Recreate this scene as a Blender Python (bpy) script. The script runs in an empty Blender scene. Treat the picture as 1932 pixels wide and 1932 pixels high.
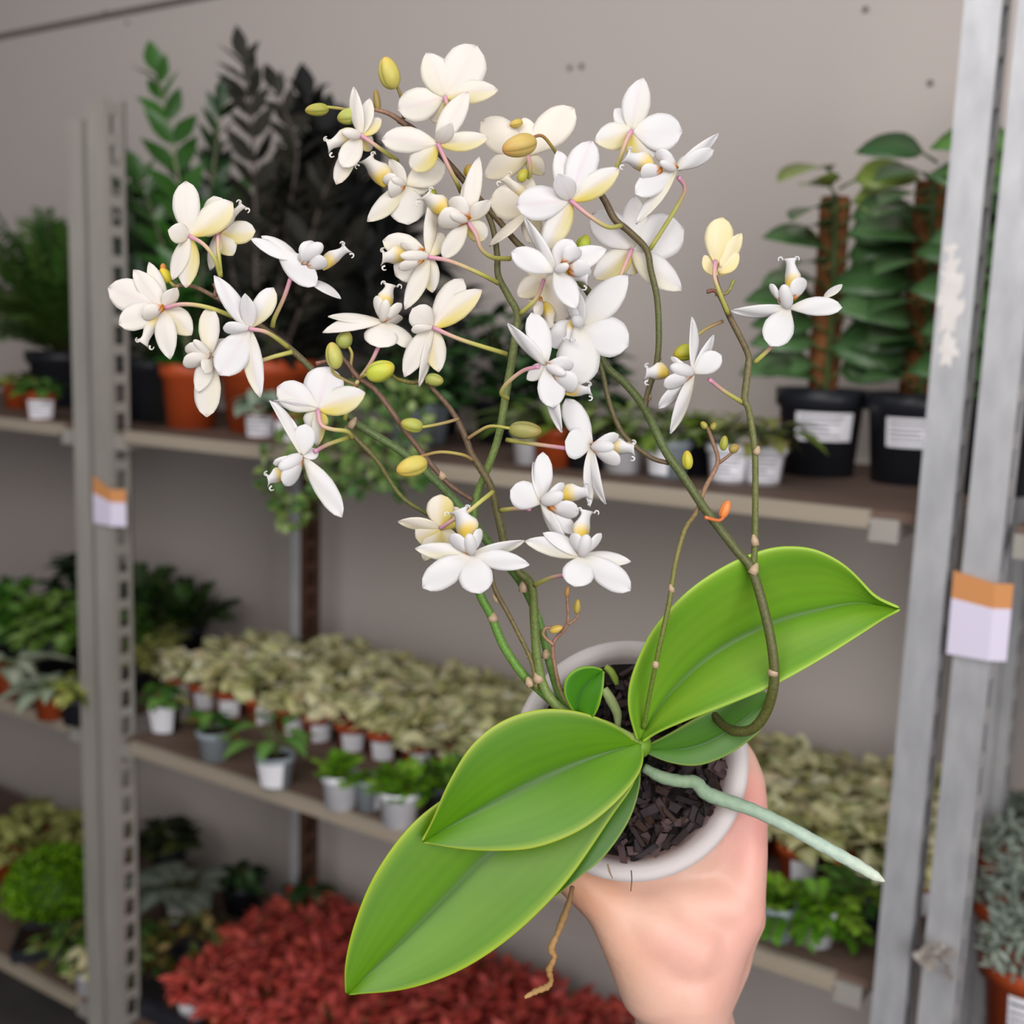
import bpy, math, random
import numpy as np
from mathutils import Matrix, Vector

random.seed(7)
RNG = np.random.default_rng(7)
SC = bpy.context.scene
COL = SC.collection

# ---------------------------------------------------------------- camera
FPX, CX = 2204.0, 966.0
_v = np.array([-457., 14789., FPX]); _v /= np.linalg.norm(_v)
_d = np.array([-3349., -432., FPX]); _d /= np.linalg.norm(_d)
_Z = -_v
_X = -_d; _X -= _Z * (_X @ _Z); _X /= np.linalg.norm(_X)
_Y = np.cross(_Z, _X)
M3 = np.array([_X, _Y, _Z])                     # world <- camera (x right, y down, z forward)
CAM = np.array([1.6875, -1.2964, 1.55])

cam_data = bpy.data.cameras.new('camera')
cam = bpy.data.objects.new('camera', cam_data)
COL.objects.link(cam)
R = M3 @ np.diag([1., -1., -1.])
mw = Matrix.Identity(4)
for i in range(3):
    for j in range(3):
        mw[i][j] = R[i, j]
    mw[i][3] = CAM[i]
cam.matrix_world = mw
cam_data.sensor_width = 36.0
cam_data.lens = 36.0 * FPX / 1932.0
cam_data.clip_start = 0.02
cam_data.dof.use_dof = True
cam_data.dof.focus_distance = 0.56
cam_data.dof.aperture_fstop = 7.5
SC.camera = cam

# ---------------------------------------------------------------- light and exposure
world = bpy.data.worlds.new('world')
SC.world = world
world.use_nodes = True
bg = world.node_tree.nodes['Background']
bg.inputs[0].default_value = (0.93, 0.96, 1.0, 1)
bg.inputs[1].default_value = 0.26

def area(name, loc, target, sx, sy, energy, col=(1, 1, 1)):
    l = bpy.data.lights.new(name, 'AREA')
    l.shape = 'RECTANGLE'; l.size = sx; l.size_y = sy; l.energy = energy; l.color = col
    o = bpy.data.objects.new(name, l)
    o.location = loc
    o.rotation_euler = (Vector(target) - Vector(loc)).to_track_quat('-Z', 'Y').to_euler()
    COL.objects.link(o)
    return o

area('daylight_opening', (4.2, -2.5, 1.75), (0.6, 0.3, 1.1), 2.6, 2.4, 160, (1.0, 0.985, 0.97))
area('ceiling_lamp', (1.7, -3.1, 2.65), (0.7, 0.3, 0.9), 2.2, 1.4, 78, (1.0, 0.97, 0.93))
area('shelf_fill', (0.7, -1.15, 2.75), (0.6, 0.1, 0.8), 2.4, 0.5, 20, (1.0, 0.98, 0.95))  # unseen fill light added to brighten the shelves
SC.view_settings.view_transform = 'Standard'
SC.view_settings.look = 'None'
SC.view_settings.gamma = 1.0
SC.view_settings.use_curve_mapping = False
SC.view_settings.exposure = -0.74

# ---------------------------------------------------------------- helpers
def ray(u, v):
    return M3 @ np.array([(u - CX) / FPX, (v - CX) / FPX, 1.0])

def PX(u, v, z):
    """the point of the place that lies z metres ahead of the camera on the sight line (u, v)"""
    return CAM + ray(u, v) * z

def HIT(u, v, ax, val):
    r = ray(u, v)
    return CAM + r * ((val - CAM[ax]) / r[ax])

def lin(c):
    c = np.asarray(c, float) / 255.0
    return np.where(c <= 0.04045, c / 12.92, ((c + 0.055) / 1.055) ** 2.4)

def mix(a, b, t):
    return np.asarray(a, float) * (1 - t) + np.asarray(b, float) * t

def nrm(v):
    v = np.asarray(v, float)
    return v / (np.linalg.norm(v) + 1e-12)

ORG = {}      # world origin of each Empty / part

class MB:
    """collects shapes for ONE mesh"""
    def __init__(self):
        self.v = []; self.f = []; self.c = []; self.n = 0
    def add(self, verts, faces, col):
        verts = np.asarray(verts, float)
        col = np.asarray(col, float)
        if col.ndim == 1:
            col = np.tile(col[:3], (len(verts), 1))
        self.v.append(verts); self.c.append(col)
        k = self.n
        self.f.extend([tuple(i + k for i in f) for f in faces])
        self.n += len(verts)
    def grid(self, Pn, Cn, wrap=False, capends=False):
        n, m = Pn.shape[:2]
        fs = []
        mm = m if wrap else m - 1
        for i in range(n - 1):
            for j in range(mm):
                a = i * m + j; b = i * m + (j + 1) % m
                fs.append((a, b, b + m, a + m))
        if capends:
            fs.append(tuple(range(m - 1, -1, -1)))
            fs.append(tuple((n - 1) * m + j for j in range(m)))
        C = np.asarray(Cn, float)
        if C.ndim == 1: C = np.tile(C, (n * m, 1))
        else: C = C.reshape(-1, 3)
        self.add(Pn.reshape(-1, 3), fs, C)
    def tube(self, pts, rad, col, n=8, cap=True):
        pts = np.asarray(pts, float); k = len(pts)
        rad = np.broadcast_to(np.asarray(rad, float), (k,))
        col = np.asarray(col, float)
        if col.ndim == 1: col = np.tile(col, (k, 1))
        T = np.gradient(pts, axis=0)
        T /= np.linalg.norm(T, axis=1)[:, None] + 1e-12
        a = np.array([0, 0, 1.]) if abs(T[0][2]) < .9 else np.array([1., 0, 0])
        u = nrm(np.cross(T[0], a))
        ring = []
        ang = np.linspace(0, 2 * math.pi, n, endpoint=False)
        for i in range(k):
            u = nrm(u - T[i] * (u @ T[i])); w = np.cross(T[i], u)
            ring.append(pts[i] + rad[i] * (np.cos(ang)[:, None] * u + np.sin(ang)[:, None] * w))
        self.grid(np.array(ring), np.repeat(col[:, None], n, axis=1), wrap=True, capends=cap)
    def box(self, lo, hi, col):
        x0, y0, z0 = lo; x1, y1, z1 = hi
        vs = [(x0, y0, z0), (x1, y0, z0), (x1, y1, z0), (x0, y1, z0), (x0, y0, z1), (x1, y0, z1), (x1, y1, z1), (x0, y1, z1)]
        self.add(vs, [(0, 3, 2, 1), (4, 5, 6, 7), (0, 1, 5, 4), (1, 2, 6, 5), (2, 3, 7, 6), (3, 0, 4, 7)], col)
    def lathe(self, prof, col, n=28, center=(0, 0, 0), axis=None, cols=None):
        """prof: (r, h) list"""
        c = np.asarray(center, float)
        if axis is None: ex, ey, ez = np.eye(3)
        else:
            ez = nrm(axis); ex = nrm(np.cross(ez, [0.3, 0.9, 0.1])); ey = np.cross(ez, ex)
        ang = np.linspace(0, 2 * math.pi, n, endpoint=False)
        rows = np.array([c + ez * h + r * (np.cos(ang)[:, None] * ex + np.sin(ang)[:, None] * ey) for r, h in prof])
        C = col if cols is None else np.repeat(np.array(cols)[:, None], n, axis=1)
        self.grid(rows, C, wrap=True)
    def blob(self, c, axes, col, n=10, m=14, ptip=0.0, cols=None):
        """ellipsoid with half-axes axes (3 vectors); ptip pinches the +axis0 end"""
        A = np.asarray(axes, float); c = np.asarray(c, float)
        rows = []
        th = np.linspace(0.02, math.pi - 0.02, n)
        ph = np.linspace(0, 2 * math.pi, m, endpoint=False)
        for t in th:
            k = math.sin(t) * (1 - ptip * (1 + math.cos(t)) / 2 * 0.5)
            rows.append(c + A[0] * math.cos(t) + k * (np.cos(ph)[:, None] * A[1] + np.sin(ph)[:, None] * A[2]))
        C = col if cols is None else np.repeat(np.array(cols)[:, None], m, axis=1)
        self.grid(np.array(rows), C, wrap=True, capends=True)
    def leaf(self, base, d, up, L, Wd, col, bend=0.3, fold=0.15, n=4, col2=None, prof=None):
        """simple leaf blade: 3 columns, n+1 rows; col edge colour, col2 midrib colour"""
        base = np.asarray(base, float); d = nrm(d); up = np.asarray(up, float)
        s = nrm(np.cross(d, up)); nn = np.cross(s, d)
        t = np.linspace(0, 1, n + 1)
        w = np.sin(np.pi * np.clip(t, 0.03, 0.985) ** 0.8) if prof is None else np.interp(t, prof[0], prof[1])
        mid = base + np.outer(t, d) * L - np.outer(t * t, nn) * L * bend
        off = np.outer(w, s) * Wd / 2; upo = np.outer(w, nn) * Wd * fold
        Pn = np.stack([mid - off + upo, mid, mid + off + upo], axis=1)
        c1 = np.asarray(col, float); c2 = c1 if col2 is None else np.asarray(col2, float)
        Cn = np.zeros(Pn.shape); Cn[:, 0] = c1; Cn[:, 1] = c2; Cn[:, 2] = c1
        self.grid(Pn, Cn)
    def mesh(self, name, smooth=True, origin=(0, 0, 0)):
        me = bpy.data.meshes.new(name)
        V = np.concatenate(self.v) - np.asarray(origin, float)
        me.from_pydata(V.tolist(), [], self.f)
        ca = me.color_attributes.new('Col', 'FLOAT_COLOR', 'POINT')
        C = np.concatenate(self.c)
        buf = np.ones((len(V), 4), np.float32); buf[:, :3] = np.clip(C, 0, 1)
        ca.data.foreach_set('color', buf.ravel())
        if smooth: me.polygons.foreach_set('use_smooth', [True] * len(me.polygons))
        me.update()
        return me

def tag(o, label=None, cat=None, group=None, kind=None):
    if label: o['label'] = label
    if cat: o['category'] = cat
    if group: o['group'] = group
    if kind: o['kind'] = kind
    return o

def empty(name, loc, parent=None):
    o = bpy.data.objects.new(name, None)
    o.empty_display_size = 0.02
    COL.objects.link(o)
    loc = np.asarray(loc, float)
    if parent is not None:
        o.parent = parent
        o.location = loc - ORG[parent.name]
    else:
        o.location = loc
    ORG[o.name] = loc
    return o

def thing(name, label, cat, loc, group=None):
    return tag(empty(name, loc), label, cat, group)

def obj(name, mb, mat, parent=None, origin=None, smooth=True, solid=0.0):
    """links mb (world coordinates) as one object"""
    if parent is not None and origin is None: origin = ORG[parent.name]
    origin = np.asarray((0, 0, 0) if origin is None else origin, float)
    me = mb.mesh(name, smooth, origin) if isinstance(mb, MB) else mb
    me.materials.clear(); me.materials.append(mat)
    o = bpy.data.objects.new(name, me)
    COL.objects.link(o)
    if parent is not None:
        o.parent = parent; o.location = origin - ORG[parent.name]
    else: o.location = origin
    ORG[o.name] = origin
    if solid:
        m = o.modifiers.new('thickness', 'SOLIDIFY'); m.thickness = solid; m.offset = 0
    return o

def inst(name, mesh, parent, rz=0.0, s=1.0, loc=(0, 0, 0)):
    """a part that shares a mesh built in local coordinates"""
    o = bpy.data.objects.new(name, mesh)
    COL.objects.link(o)
    o.parent = parent; o.location = loc; o.rotation_euler = (0, 0, rz); o.scale = (s, s, s)
    return o

def crom(pts, n=6):
    """Catmull-Rom through pts"""
    p = np.asarray(pts, float)
    if len(p) == 2: return np.array([p[0] + (p[1] - p[0]) * t for t in np.linspace(0, 1, n + 1)])
    q = np.vstack([2 * p[0] - p[1], p, 2 * p[-1] - p[-2]])
    out = []
    for i in range(1, len(q) - 2):
        a, b, c, d = q[i - 1:i + 3]
        for t in np.linspace(0, 1, n, endpoint=False):
            out.append(0.5 * (2 * b + (c - a) * t + (2 * a - 5 * b + 4 * c - d) * t * t + (3 * b - a - 3 * c + d) * t ** 3))
    out.append(p[-1])
    return np.array(out)

# ---------------------------------------------------------------- materials
def material(name, rough=0.5, spec=0.5, col=None, noise=0.0, nscale=8.0, trans=0.0, metal=0.0, bump=0.0, bscale=40.0, sss=0.0, sheen=0.0, coord='Object', dark=(0.35, 0.35, 0.35), stretch=None):
    m = bpy.data.materials.new(name); m.use_nodes = True
    nt = m.node_tree; N = nt.nodes; L = nt.links
    bs = N['Principled BSDF']; out = N['Material Output']
    bs.inputs['Roughness'].default_value = rough
    bs.inputs['Specular IOR Level'].default_value = spec
    bs.inputs['Metallic'].default_value = metal
    if col is None:
        a = N.new('ShaderNodeVertexColor'); a.layer_name = 'Col'; src = a.outputs['Color']
    else:
        a = N.new('ShaderNodeRGB'); a.outputs[0].default_value = (*lin(col), 1); src = a.outputs[0]
    tc = N.new('ShaderNodeTexCoord'); vec = tc.outputs[coord]
    if stretch:
        mp = N.new('ShaderNodeMapping'); mp.inputs['Scale'].default_value = stretch
        L.new(vec, mp.inputs['Vector']); vec = mp.outputs['Vector']
    if noise:
        nz = N.new('ShaderNodeTexNoise'); nz.inputs['Scale'].default_value = nscale; nz.inputs['Detail'].default_value = 5
        L.new(vec, nz.inputs['Vector'])
        rp = N.new('ShaderNodeMapRange'); rp.inputs[1].default_value = 0.3; rp.inputs[2].default_value = 0.7
        rp.inputs[3].default_value = 0.0; rp.inputs[4].default_value = noise
        L.new(nz.outputs['Fac'], rp.inputs[0])
        mx = N.new('ShaderNodeMix'); mx.data_type = 'RGBA'; mx.blend_type = 'MULTIPLY'
        L.new(rp.outputs[0], mx.inputs[0]); L.new(src, mx.inputs[6]); mx.inputs[7].default_value = (*dark, 1)
        src = mx.outputs[2]
    L.new(src, bs.inputs['Base Color'])
    if bump:
        nb = N.new('ShaderNodeTexNoise'); nb.inputs['Scale'].default_value = bscale; nb.inputs['Detail'].default_value = 4
        L.new(vec, nb.inputs['Vector'])
        bp = N.new('ShaderNodeBump'); bp.inputs['Strength'].default_value = bump; bp.inputs['Distance'].default_value = 0.002
        L.new(nb.outputs['Fac'], bp.inputs['Height']); L.new(bp.outputs[0], bs.inputs['Normal'])
    if sss:
        bs.inputs['Subsurface Weight'].default_value = sss
        bs.inputs['Subsurface Radius'].default_value = (0.012, 0.005, 0.003)
        bs.inputs['Subsurface Scale'].default_value = 0.6
    if trans:
        tr = N.new('ShaderNodeBsdfTranslucent'); L.new(src, tr.inputs['Color'])
        ms = N.new('ShaderNodeMixShader'); ms.inputs[0].default_value = trans
        L.new(bs.outputs[0], ms.inputs[1]); L.new(tr.outputs[0], ms.inputs[2]); L.new(ms.outputs[0], out.inputs[0])
    return m

MT = dict(
    petal=material('petal_tissue', 0.55, 0.25, trans=0.30, noise=0.06, nscale=90, dark=(0.8, 0.78, 0.75)),
    leaf=material('orchid_leaf', 0.38, 0.36, noise=0.4, nscale=26, dark=(0.66, 0.78, 0.5), trans=0.06),
    stem=material('flower_stem', 0.5, 0.4, noise=0.75, nscale=700, dark=(0.5, 0.48, 0.38)),
    pedicel=material('pedicel', 0.45, 0.4, noise=0.15, nscale=200),
    root=material('root', 0.6, 0.3, noise=0.45, nscale=260, dark=(0.6, 0.66, 0.62), bump=0.3, bscale=300),
    bark=material('bark_chip', 0.75, 0.3, noise=0.7, nscale=90, bump=0.6, bscale=120),
    milky=material('milky_plastic', 0.4, 0.5, col=(236, 230, 230), trans=0.5),
    skin=material('skin', 0.42, 0.4, noise=0.38, nscale=32, dark=(0.97, 0.76, 0.73), sss=0.25, bump=0.12, bscale=260),
    fol=material('foliage', 0.5, 0.35, trans=0.28),
    foldark=material('dark_foliage', 0.55, 0.2),
    folgloss=material('glossy_foliage', 0.3, 0.5, trans=0.08),
    terra=material('terracotta_plastic', 0.45, 0.4, col=(178, 76, 36), noise=0.3, nscale=25, dark=(0.65, 0.55, 0.5)),
    black=material('black_plastic', 0.42, 0.4, col=(38, 40, 48), noise=0.2, nscale=30),
    grey=material('grey_plastic', 0.5, 0.4, col=(150, 160, 168), noise=0.15, nscale=20),
    white=material('white_plastic', 0.5, 0.4, col=(226, 226, 234)),
    paper=material('white_paper', 0.7, 0.2, col=(240, 238, 246)),
    lilac=material('lilac_paper', 0.7, 0.2, col=(222, 214, 236)),
    orange=material('orange_paper', 0.7, 0.2, col=(208, 144, 92)),
    ink=material('label_ink', 0.7, 0.2, col=(120, 118, 130)),
    soil=material('soil', 0.9, 0.1, col=(52, 36, 30), noise=0.8, nscale=160, bump=1.0, bscale=200),
    galv=material('galvanised_steel', 0.46, 0.5, col=(196, 196, 200), noise=0.55, nscale=55, dark=(0.6, 0.6, 0.62), metal=0.35, bump=0.15, bscale=60, stretch=(1, 1, 0.35)),
    dull=material('dull_zinc', 0.55, 0.4, col=(170, 165, 159), noise=0.5, nscale=16, dark=(0.62, 0.6, 0.58), metal=0.2, stretch=(1, 1, 0.3)),
    rust=material('brown_steel', 0.7, 0.3, col=(86, 58, 46), noise=0.5, nscale=20),
    board=material('shelf_board', 0.75, 0.25, col=(112, 92, 82), noise=0.5, nscale=9, dark=(0.6, 0.55, 0.5), stretch=(0.4, 2, 1)),
    rim=material('shelf_rim', 0.5, 0.4, col=(172, 160, 145), noise=0.4, nscale=9, dark=(0.66, 0.62, 0.58), metal=0.15, stretch=(0.3, 1, 3)),
    wall=material('grey_wall_panel', 0.8, 0.2, col=(192, 182, 178), noise=0.10, nscale=1.5, dark=(0.86, 0.82, 0.8)),
    seam=material('panel_seam', 0.8, 0.2, col=(112, 100, 94)),
    floor=material('concrete_floor', 0.85, 0.2, col=(92, 88, 86), noise=0.5, nscale=6, bump=0.3),
    moss=material('moss_pole_fibre', 0.9, 0.1, col=(158, 106, 68), noise=0.7, nscale=90, bump=1.0, bscale=140, dark=(0.4, 0.35, 0.3)),
    film=material('crumpled_film', 0.3, 0.5, col=(196, 186, 180), trans=0.4),
    chalk=material('white_smear', 0.9, 0.1, col=(226, 220, 218), noise=0.3, nscale=60, dark=(0.7, 0.7, 0.7)),
)

# ---------------------------------------------------------------- setting
ZT, ZM, ZL = 1.371, 0.814, 0.257          # top, middle and low shelf
def structure(name, mb, mat, parent=None):
    return tag(obj(name, mb, mat, parent, smooth=False), kind='structure')

b = MB(); b.box((-5, 0.62, 0), (5, 0.70, 2.285), (1, 1, 1)); b.box((-5, 0.62, 2.300), (5, 0.70, 3.4), (1, 1, 1)); b.box((-5, 0.632, 2.28), (5, 0.70, 2.305), (1, 1, 1))
wall = structure('wall_back', b, MT['wall'])
b = MB(); b.box((-5, 0.615, 2.286), (5, 0.630, 2.299), (1, 1, 1)); structure('trim_1', b, MT['seam'])
b = MB(); b.box((0.36, 0.6188, 0.0), (0.533, 0.6205, 2.284), (1, 1, 1)); structure('trim_2', b, MT['wall'])
for (u, v, y) in [(1075, 128, .6188), (1097, 125, .6188), (1633, 18, .62), (1755, 157, .62), (240, 43, .62), (198, 22, .62), (272, 12, .62)]:
    p = HIT(u, v, 1, y - 0.001)
    b = MB(); b.lathe([(0.0004, 0.0012), (0.004, 0.0012), (0.0052, 0.0)], lin((96, 86, 84)), n=14, center=p, axis=(0, -1, 0))
    o = obj('screw', b, MT['seam'], wall); o['label'] = 'dark screw head in the grey wall panel'
b = MB(); b.box((-5, -4, -0.05), (5, 0.7, 0), (1, 1, 1)); structure('floor', b, MT['floor'])

# ---------------------------------------------------------------- racks
def post(parent, x0, x1, y0, y1, z0, z1, mat, slot_x=1, ridges=True, pitch=0.05):
    b = MB(); w = x1 - x0; d = y1 - y0; t = 0.0025; c = (1, 1, 1)
    b.box((x0, y0, z0), (x1, y0 + t, z1), c)
    if ridges: b.box((x0, y0 - 0.0025, z0), (x0 + 0.40 * w, y0, z1), c); b.box((x0 + 0.62 * w, y0 - 0.0025, z0), (x1, y0, z1), c)
    for sx, slots in ((x0, slot_x < 0), (x1 - t, slot_x > 0)):
        if not slots:
            b.box((sx, y0 + t, z0), (sx + t, y1, z1), c); continue
        b.box((sx, y0 + t, z0), (sx + t, y0 + 0.24 * d, z1), c); b.box((sx, y0 + 0.74 * d, z0), (sx + t, y1, z1), c)
        z = z0
        while z < z1:
            b.box((sx, y0 + 0.24 * d, z), (sx + t, y0 + 0.74 * d, min(z + pitch * 0.36, z1)), c); z += pitch
    b.box((x0, y1 - t, z0), (x0 + 0.3 * w, y1, z1), c); b.box((x0 + 0.7 * w, y1 - t, z0), (x1, y1, z1), c)
    return obj('post', b, mat, parent, smooth=False)

def shelf(parent, x0, x1, z, y1=0.53, rim_x1=None, rim_x0=None):
    b = MB(); b.box((x0, 0.012, z - 0.012), (x1, y1, z), (1, 1, 1))
    s = obj('shelf', b, MT['board'], parent, smooth=False)
    rx1 = x1 if rim_x1 is None else rim_x1; rx0 = x0 if rim_x0 is None else rim_x0
    b = MB(); b.box((rx0, 0.0, z - 0.019), (rx1, 0.012, z + 0.001), (1, 1, 1)); b.box((rx0, -0.003, z - 0.019), (rx1, 0.012, z - 0.014), (1, 1, 1))
    obj('rim', b, MT['rim'], s, smooth=False)
    for bx in (rx0 - 0.032, rx1):
        b = MB(); b.box((bx, 0.004, z - 0.034), (bx + 0.032, 0.014, z - 0.008), (1, 1, 1)); b.box((bx, 0.014, z - 0.03), (bx + 0.032, 0.10, z - 0.013), (1, 1, 1))
        obj('bracket', b, MT['dull'], s, smooth=False)
    return s

def lean(o, px, pz=1.9, th=0.0095):
    """the post stands a little out of plumb"""
    p = Vector((px, 0.02, pz)); w = Vector(ORG[o.name]); r = Matrix.Rotation(th, 3, 'Y')
    n = p + r @ (w - p)
    o.rotation_euler = (0, th, 0); o.location = n - Vector(ORG[o.parent.name])
ZTOP = 1.925
main = thing('shelving_rack', 'galvanised plant rack behind the orchid with three full shelves', 'rack', (0.65, 0.26, 0))
post(main, -0.056, -0.010, 0.0, 0.042, 0.0, ZTOP, MT['dull'])
pc_ = post(main, 1.363, 1.400, 0.0, 0.042, 0.0, ZTOP + 0.10, MT['galv'], ridges=False); lean(pc_, 1.38)
rp = post(main, -0.026, -0.004, 0.462, 0.520, 0.0, ZTOP - 0.5, MT['rust'])
b = MB(); b.box((-0.026, 0.456, 0), (-0.004, 0.4594, ZTOP - 0.5), (1, 1, 1)); o = obj('face_plate', b, MT['galv'], rp, smooth=False); o['label'] = 'grey front face of the brown rear post'
post(main, 1.352, 1.394, 0.470, 0.520, 0.0, ZTOP - 0.03, MT['galv'])
for z in (ZT, ZM, ZL): shelf(main, 0.0, 1.358, z, rim_x0=0.024, rim_x1=1.306)
leftrack = thing('shelving_rack', 'galvanised plant rack cut off by the left edge of the photo', 'rack', (-0.8, 0.26, 0))
post(leftrack, -0.114, -0.074, 0.0, 0.030, 0.0, ZTOP - .03, MT['dull'], slot_x=0, ridges=False)
post(leftrack, -1.545, -1.503, 0.0, 0.042, 0.0, ZTOP - .03, MT['dull'])
post(leftrack, -1.545, -1.503, 0.478, 0.520, 0.0, ZTOP - .03, MT['dull'], slot_x=-1)
for z in (ZT, ZM, ZL): shelf(leftrack, -1.50, -0.116, z, rim_x1=-0.155)
rightrack = thing('shelving_rack', 'galvanised plant rack cut off by the right edge of the photo', 'rack', (2.1, 0.26, 0))
lean(post(rightrack, 1.415, 1.453, 0.0, 0.042, 0.0, ZTOP + 0.12, MT['galv'], ridges=False), 1.43)
post(rightrack, 1.436, 1.474, 0.470, 0.520, 0.0, 1.30, MT['galv'])
for z in (ZT, 0.742): shelf(rightrack, 1.458, 2.6, z, rim_x0=1.49)
# white smear on the bright post
b = MB()
for (u, v, r) in [(1798, 470, .006), (1796, 500, .009), (1800, 530, .012), (1796, 560, .013), (1804, 590, .009), (1790, 605, .008), (1797, 660, .010)]:
    p = HIT(u, v, 1, -0.0032)
    ang = np.linspace(0, 2 * math.pi, 14, endpoint=False)
    rr = r * (1 + 0.5 * RNG.standard_normal(14).clip(-1, 1))
    ring = np.stack([np.clip(p[0] + rr * np.cos(ang), 1.3635, 1.4025), np.full(14, -0.0005), p[2] + 1.5 * rr * np.sin(ang)], 1)
    b.add(np.vstack([ring, [[min(max(p[0], 1.364), 1.402), -0.0008, p[2]]]]), [(i, (i + 1) % 14, 14) for i in range(14)], (1, 1, 1))
o = obj('white_smear', b, MT['chalk'], pc_, smooth=False); o['label'] = 'white smear on the bright galvanised post'

# paper tags on the posts
def paper_tag(label, x0, x1, z0, z1, zo, flap, slant=0.0):
    t = thing('paper_tag', label, 'price tag', ((x0 + x1) / 2, -0.006, z0), 'paper tags on the rack posts')
    y = -0.0065
    def sheet(za0, za1, zb0, zb1):
        m = MB()
        g = np.array([[(x0, y, za0), (x0, y, za1)], [(x1, y - .002, zb0), (x1, y - .002, zb1)], [(x1 + flap, y + 0.6 * flap, zb0), (x1 + flap, y + 0.6 * flap, zb1)]])
        m.grid(g, np.array((1., 1, 1)))
        return m
    obj('sheet', sheet(z0, zo, z0, zo - slant), MT['lilac'], t, smooth=False, solid=0.0006)
    o = obj('orange_band', sheet(zo, z1, zo - slant, z1 - slant * 1.6), MT['orange'], t, smooth=False, solid=0.0006)
    o['label'] = 'orange band along the top of the tag'
paper_tag('lilac paper tag with orange top on the left double post', -0.054, -0.004, 1.204, 1.288, 1.258, 0.022, 0.012)
paper_tag('lilac paper tag with orange top on the right edge post', 1.403, 1.446, 1.226, 1.318, 1.288, 0.016, 0.005)

# crumpled film stuck to the right post
b = MB()
pc = HIT(1770, 1800, 1, -0.012)
for k in range(9):
    c0 = pc + RNG.normal(0, 1, 3) * (0.008, 0.004, 0.016)
    A = RNG.normal(0, 1, (3, 3)); q, _ = np.linalg.qr(A)
    g = np.zeros((4, 4, 3))
    for i in range(4):
        for j in range(4):
            g[i, j] = c0 + q[0] * (i - 1.5) * .006 + q[1] * (j - 1.5) * .005 + RNG.normal(0, .002, 3)
    g[:, :, 1] = np.minimum(g[:, :, 1], -0.0035)
    b.grid(g, np.array((1., 1, 1)))
o = obj('crumpled_film', b, MT['film'], None, origin=pc, smooth=False)
tag(o, 'crumpled scrap of pale plastic film stuck low on the right post', 'plastic film')

# ---------------------------------------------------------------- shelf plants: shared meshes
CACHE = {}
def cached(key, fn):
    if key not in CACHE: CACHE[key] = fn()
    return CACHE[key]

def pot_mesh(rt, rb, h, mat):
    def fn():
        b = MB(); l = rt * 0.06
        b.lathe([(0.001, 0), (rb, 0), (rb + (rt - rb) * .78, h * .78), (rt + l, h * .80), (rt + l * 1.3, h), (rt - l, h), (rt - l * 1.5, h * .85), (rb * .8, h * .6), (0.001, h * .6)], (1, 1, 1), n=28)
        me = b.mesh('pot'); me.materials.append(MT[mat]); return me
    return cached(('pot', rt, rb, h, mat), fn)
def soil_mesh(r, z):
    def fn():
        b = MB(); n = 20; a = np.linspace(0, 2 * math.pi, n, endpoint=False)
        b.lathe([(0.001, z + .004), (r * .5, z + .003), (r, z), (r * .9, z - .01)], (1, 1, 1), n=n)
        me = b.mesh('soil'); me.materials.append(MT['soil']); return me
    return cached(('soil', r, z), fn)
def label_mesh(r0, r1, z0, z1, half, mat='white', lines=False):
    def fn():
        b = MB(); a = np.linspace(-half, half, 9) - math.pi / 2
        g = np.array([[(r * math.cos(t), r * math.sin(t), z) for t in a] for r, z in ((r0, z0), (r1, z1))])
        b.grid(g, np.array((1., 1, 1)))
        if not lines:
            me = b.mesh('label'); me.materials.append(MT[mat]); return me
        b = MB()
        for f0, f1, e in ((.80, .87, .85), (.62, .67, .8), (.47, .52, .55), (.33, .38, .6), (.16, .21, .82)):
            aa = np.linspace(-half * .88, half * .88 * (2 * e - 1), 9) - math.pi / 2
            g = np.array([[((r0 + (r1 - r0) * f + .0006) * math.cos(t), (r0 + (r1 - r0) * f + .0006) * math.sin(t), z0 + (z1 - z0) * f) for t in aa] for f in (f0, f1)])
            b.grid(g, np.array((1., 1, 1)))
        me = b.mesh('printed_lines'); me.materials.append(MT['ink']); return me
    return cached(('label', r0, r1, z0, z1, half, mat, lines), fn)

def face_cam(x, y):
    return math.atan2(CAM[1] - y, CAM[0] - x) + math.pi / 2

def mound(seed, n, Rr, H, L, Wd, cols, mid=None, droop=0.35, up=0.5, mat='fol', jitter=18, prof=None):
    def fn():
        g = np.random.default_rng(seed); b = MB()
        for i in range(n):
            ph = g.uniform(0, 2 * math.pi); k = g.uniform(0, 1) ** 0.6
            th = k * math.pi * 0.5
            lay = g.uniform(0.62, 1.0)
            p = np.array([Rr * math.sin(th) * math.cos(ph), Rr * math.sin(th) * math.sin(ph), H * math.cos(th) * 0.9 + H * .1]) * lay
            out = nrm([math.cos(ph + g.normal(0, .5)), math.sin(ph + g.normal(0, .5)), up * g.uniform(-.4, 1)])
            upv = nrm([0.6 * math.sin(th) * math.cos(ph) + g.normal(0, .25), 0.6 * math.sin(th) * math.sin(ph) + g.normal(0, .25), 1.05])
            c = np.array(cols[g.integers(len(cols))], float) + g.normal(0, jitter, 1)
            c = lin(np.clip(c, 5, 250)); l = L * g.uniform(.7, 1.2)
            cm = c if mid is None else lin(mid)
            b.leaf(p - out * l * .4, out, upv, l, Wd * l / L, c, droop, .12, 3, cm, prof)
        for i in range(5):
            a = g.uniform(0, 6.28)
            b.tube([(0, 0, -0.004), (Rr * .3 * math.cos(a), Rr * .3 * math.sin(a), H * .8)], .0012, lin((90, 100, 50)), n=5)
        me = b.mesh('foliage'); me.materials.append(MT[mat]); return me
    return cached(('mound', seed, n, Rr, H, L, Wd, str(cols), str(mid), mat), fn)

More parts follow.
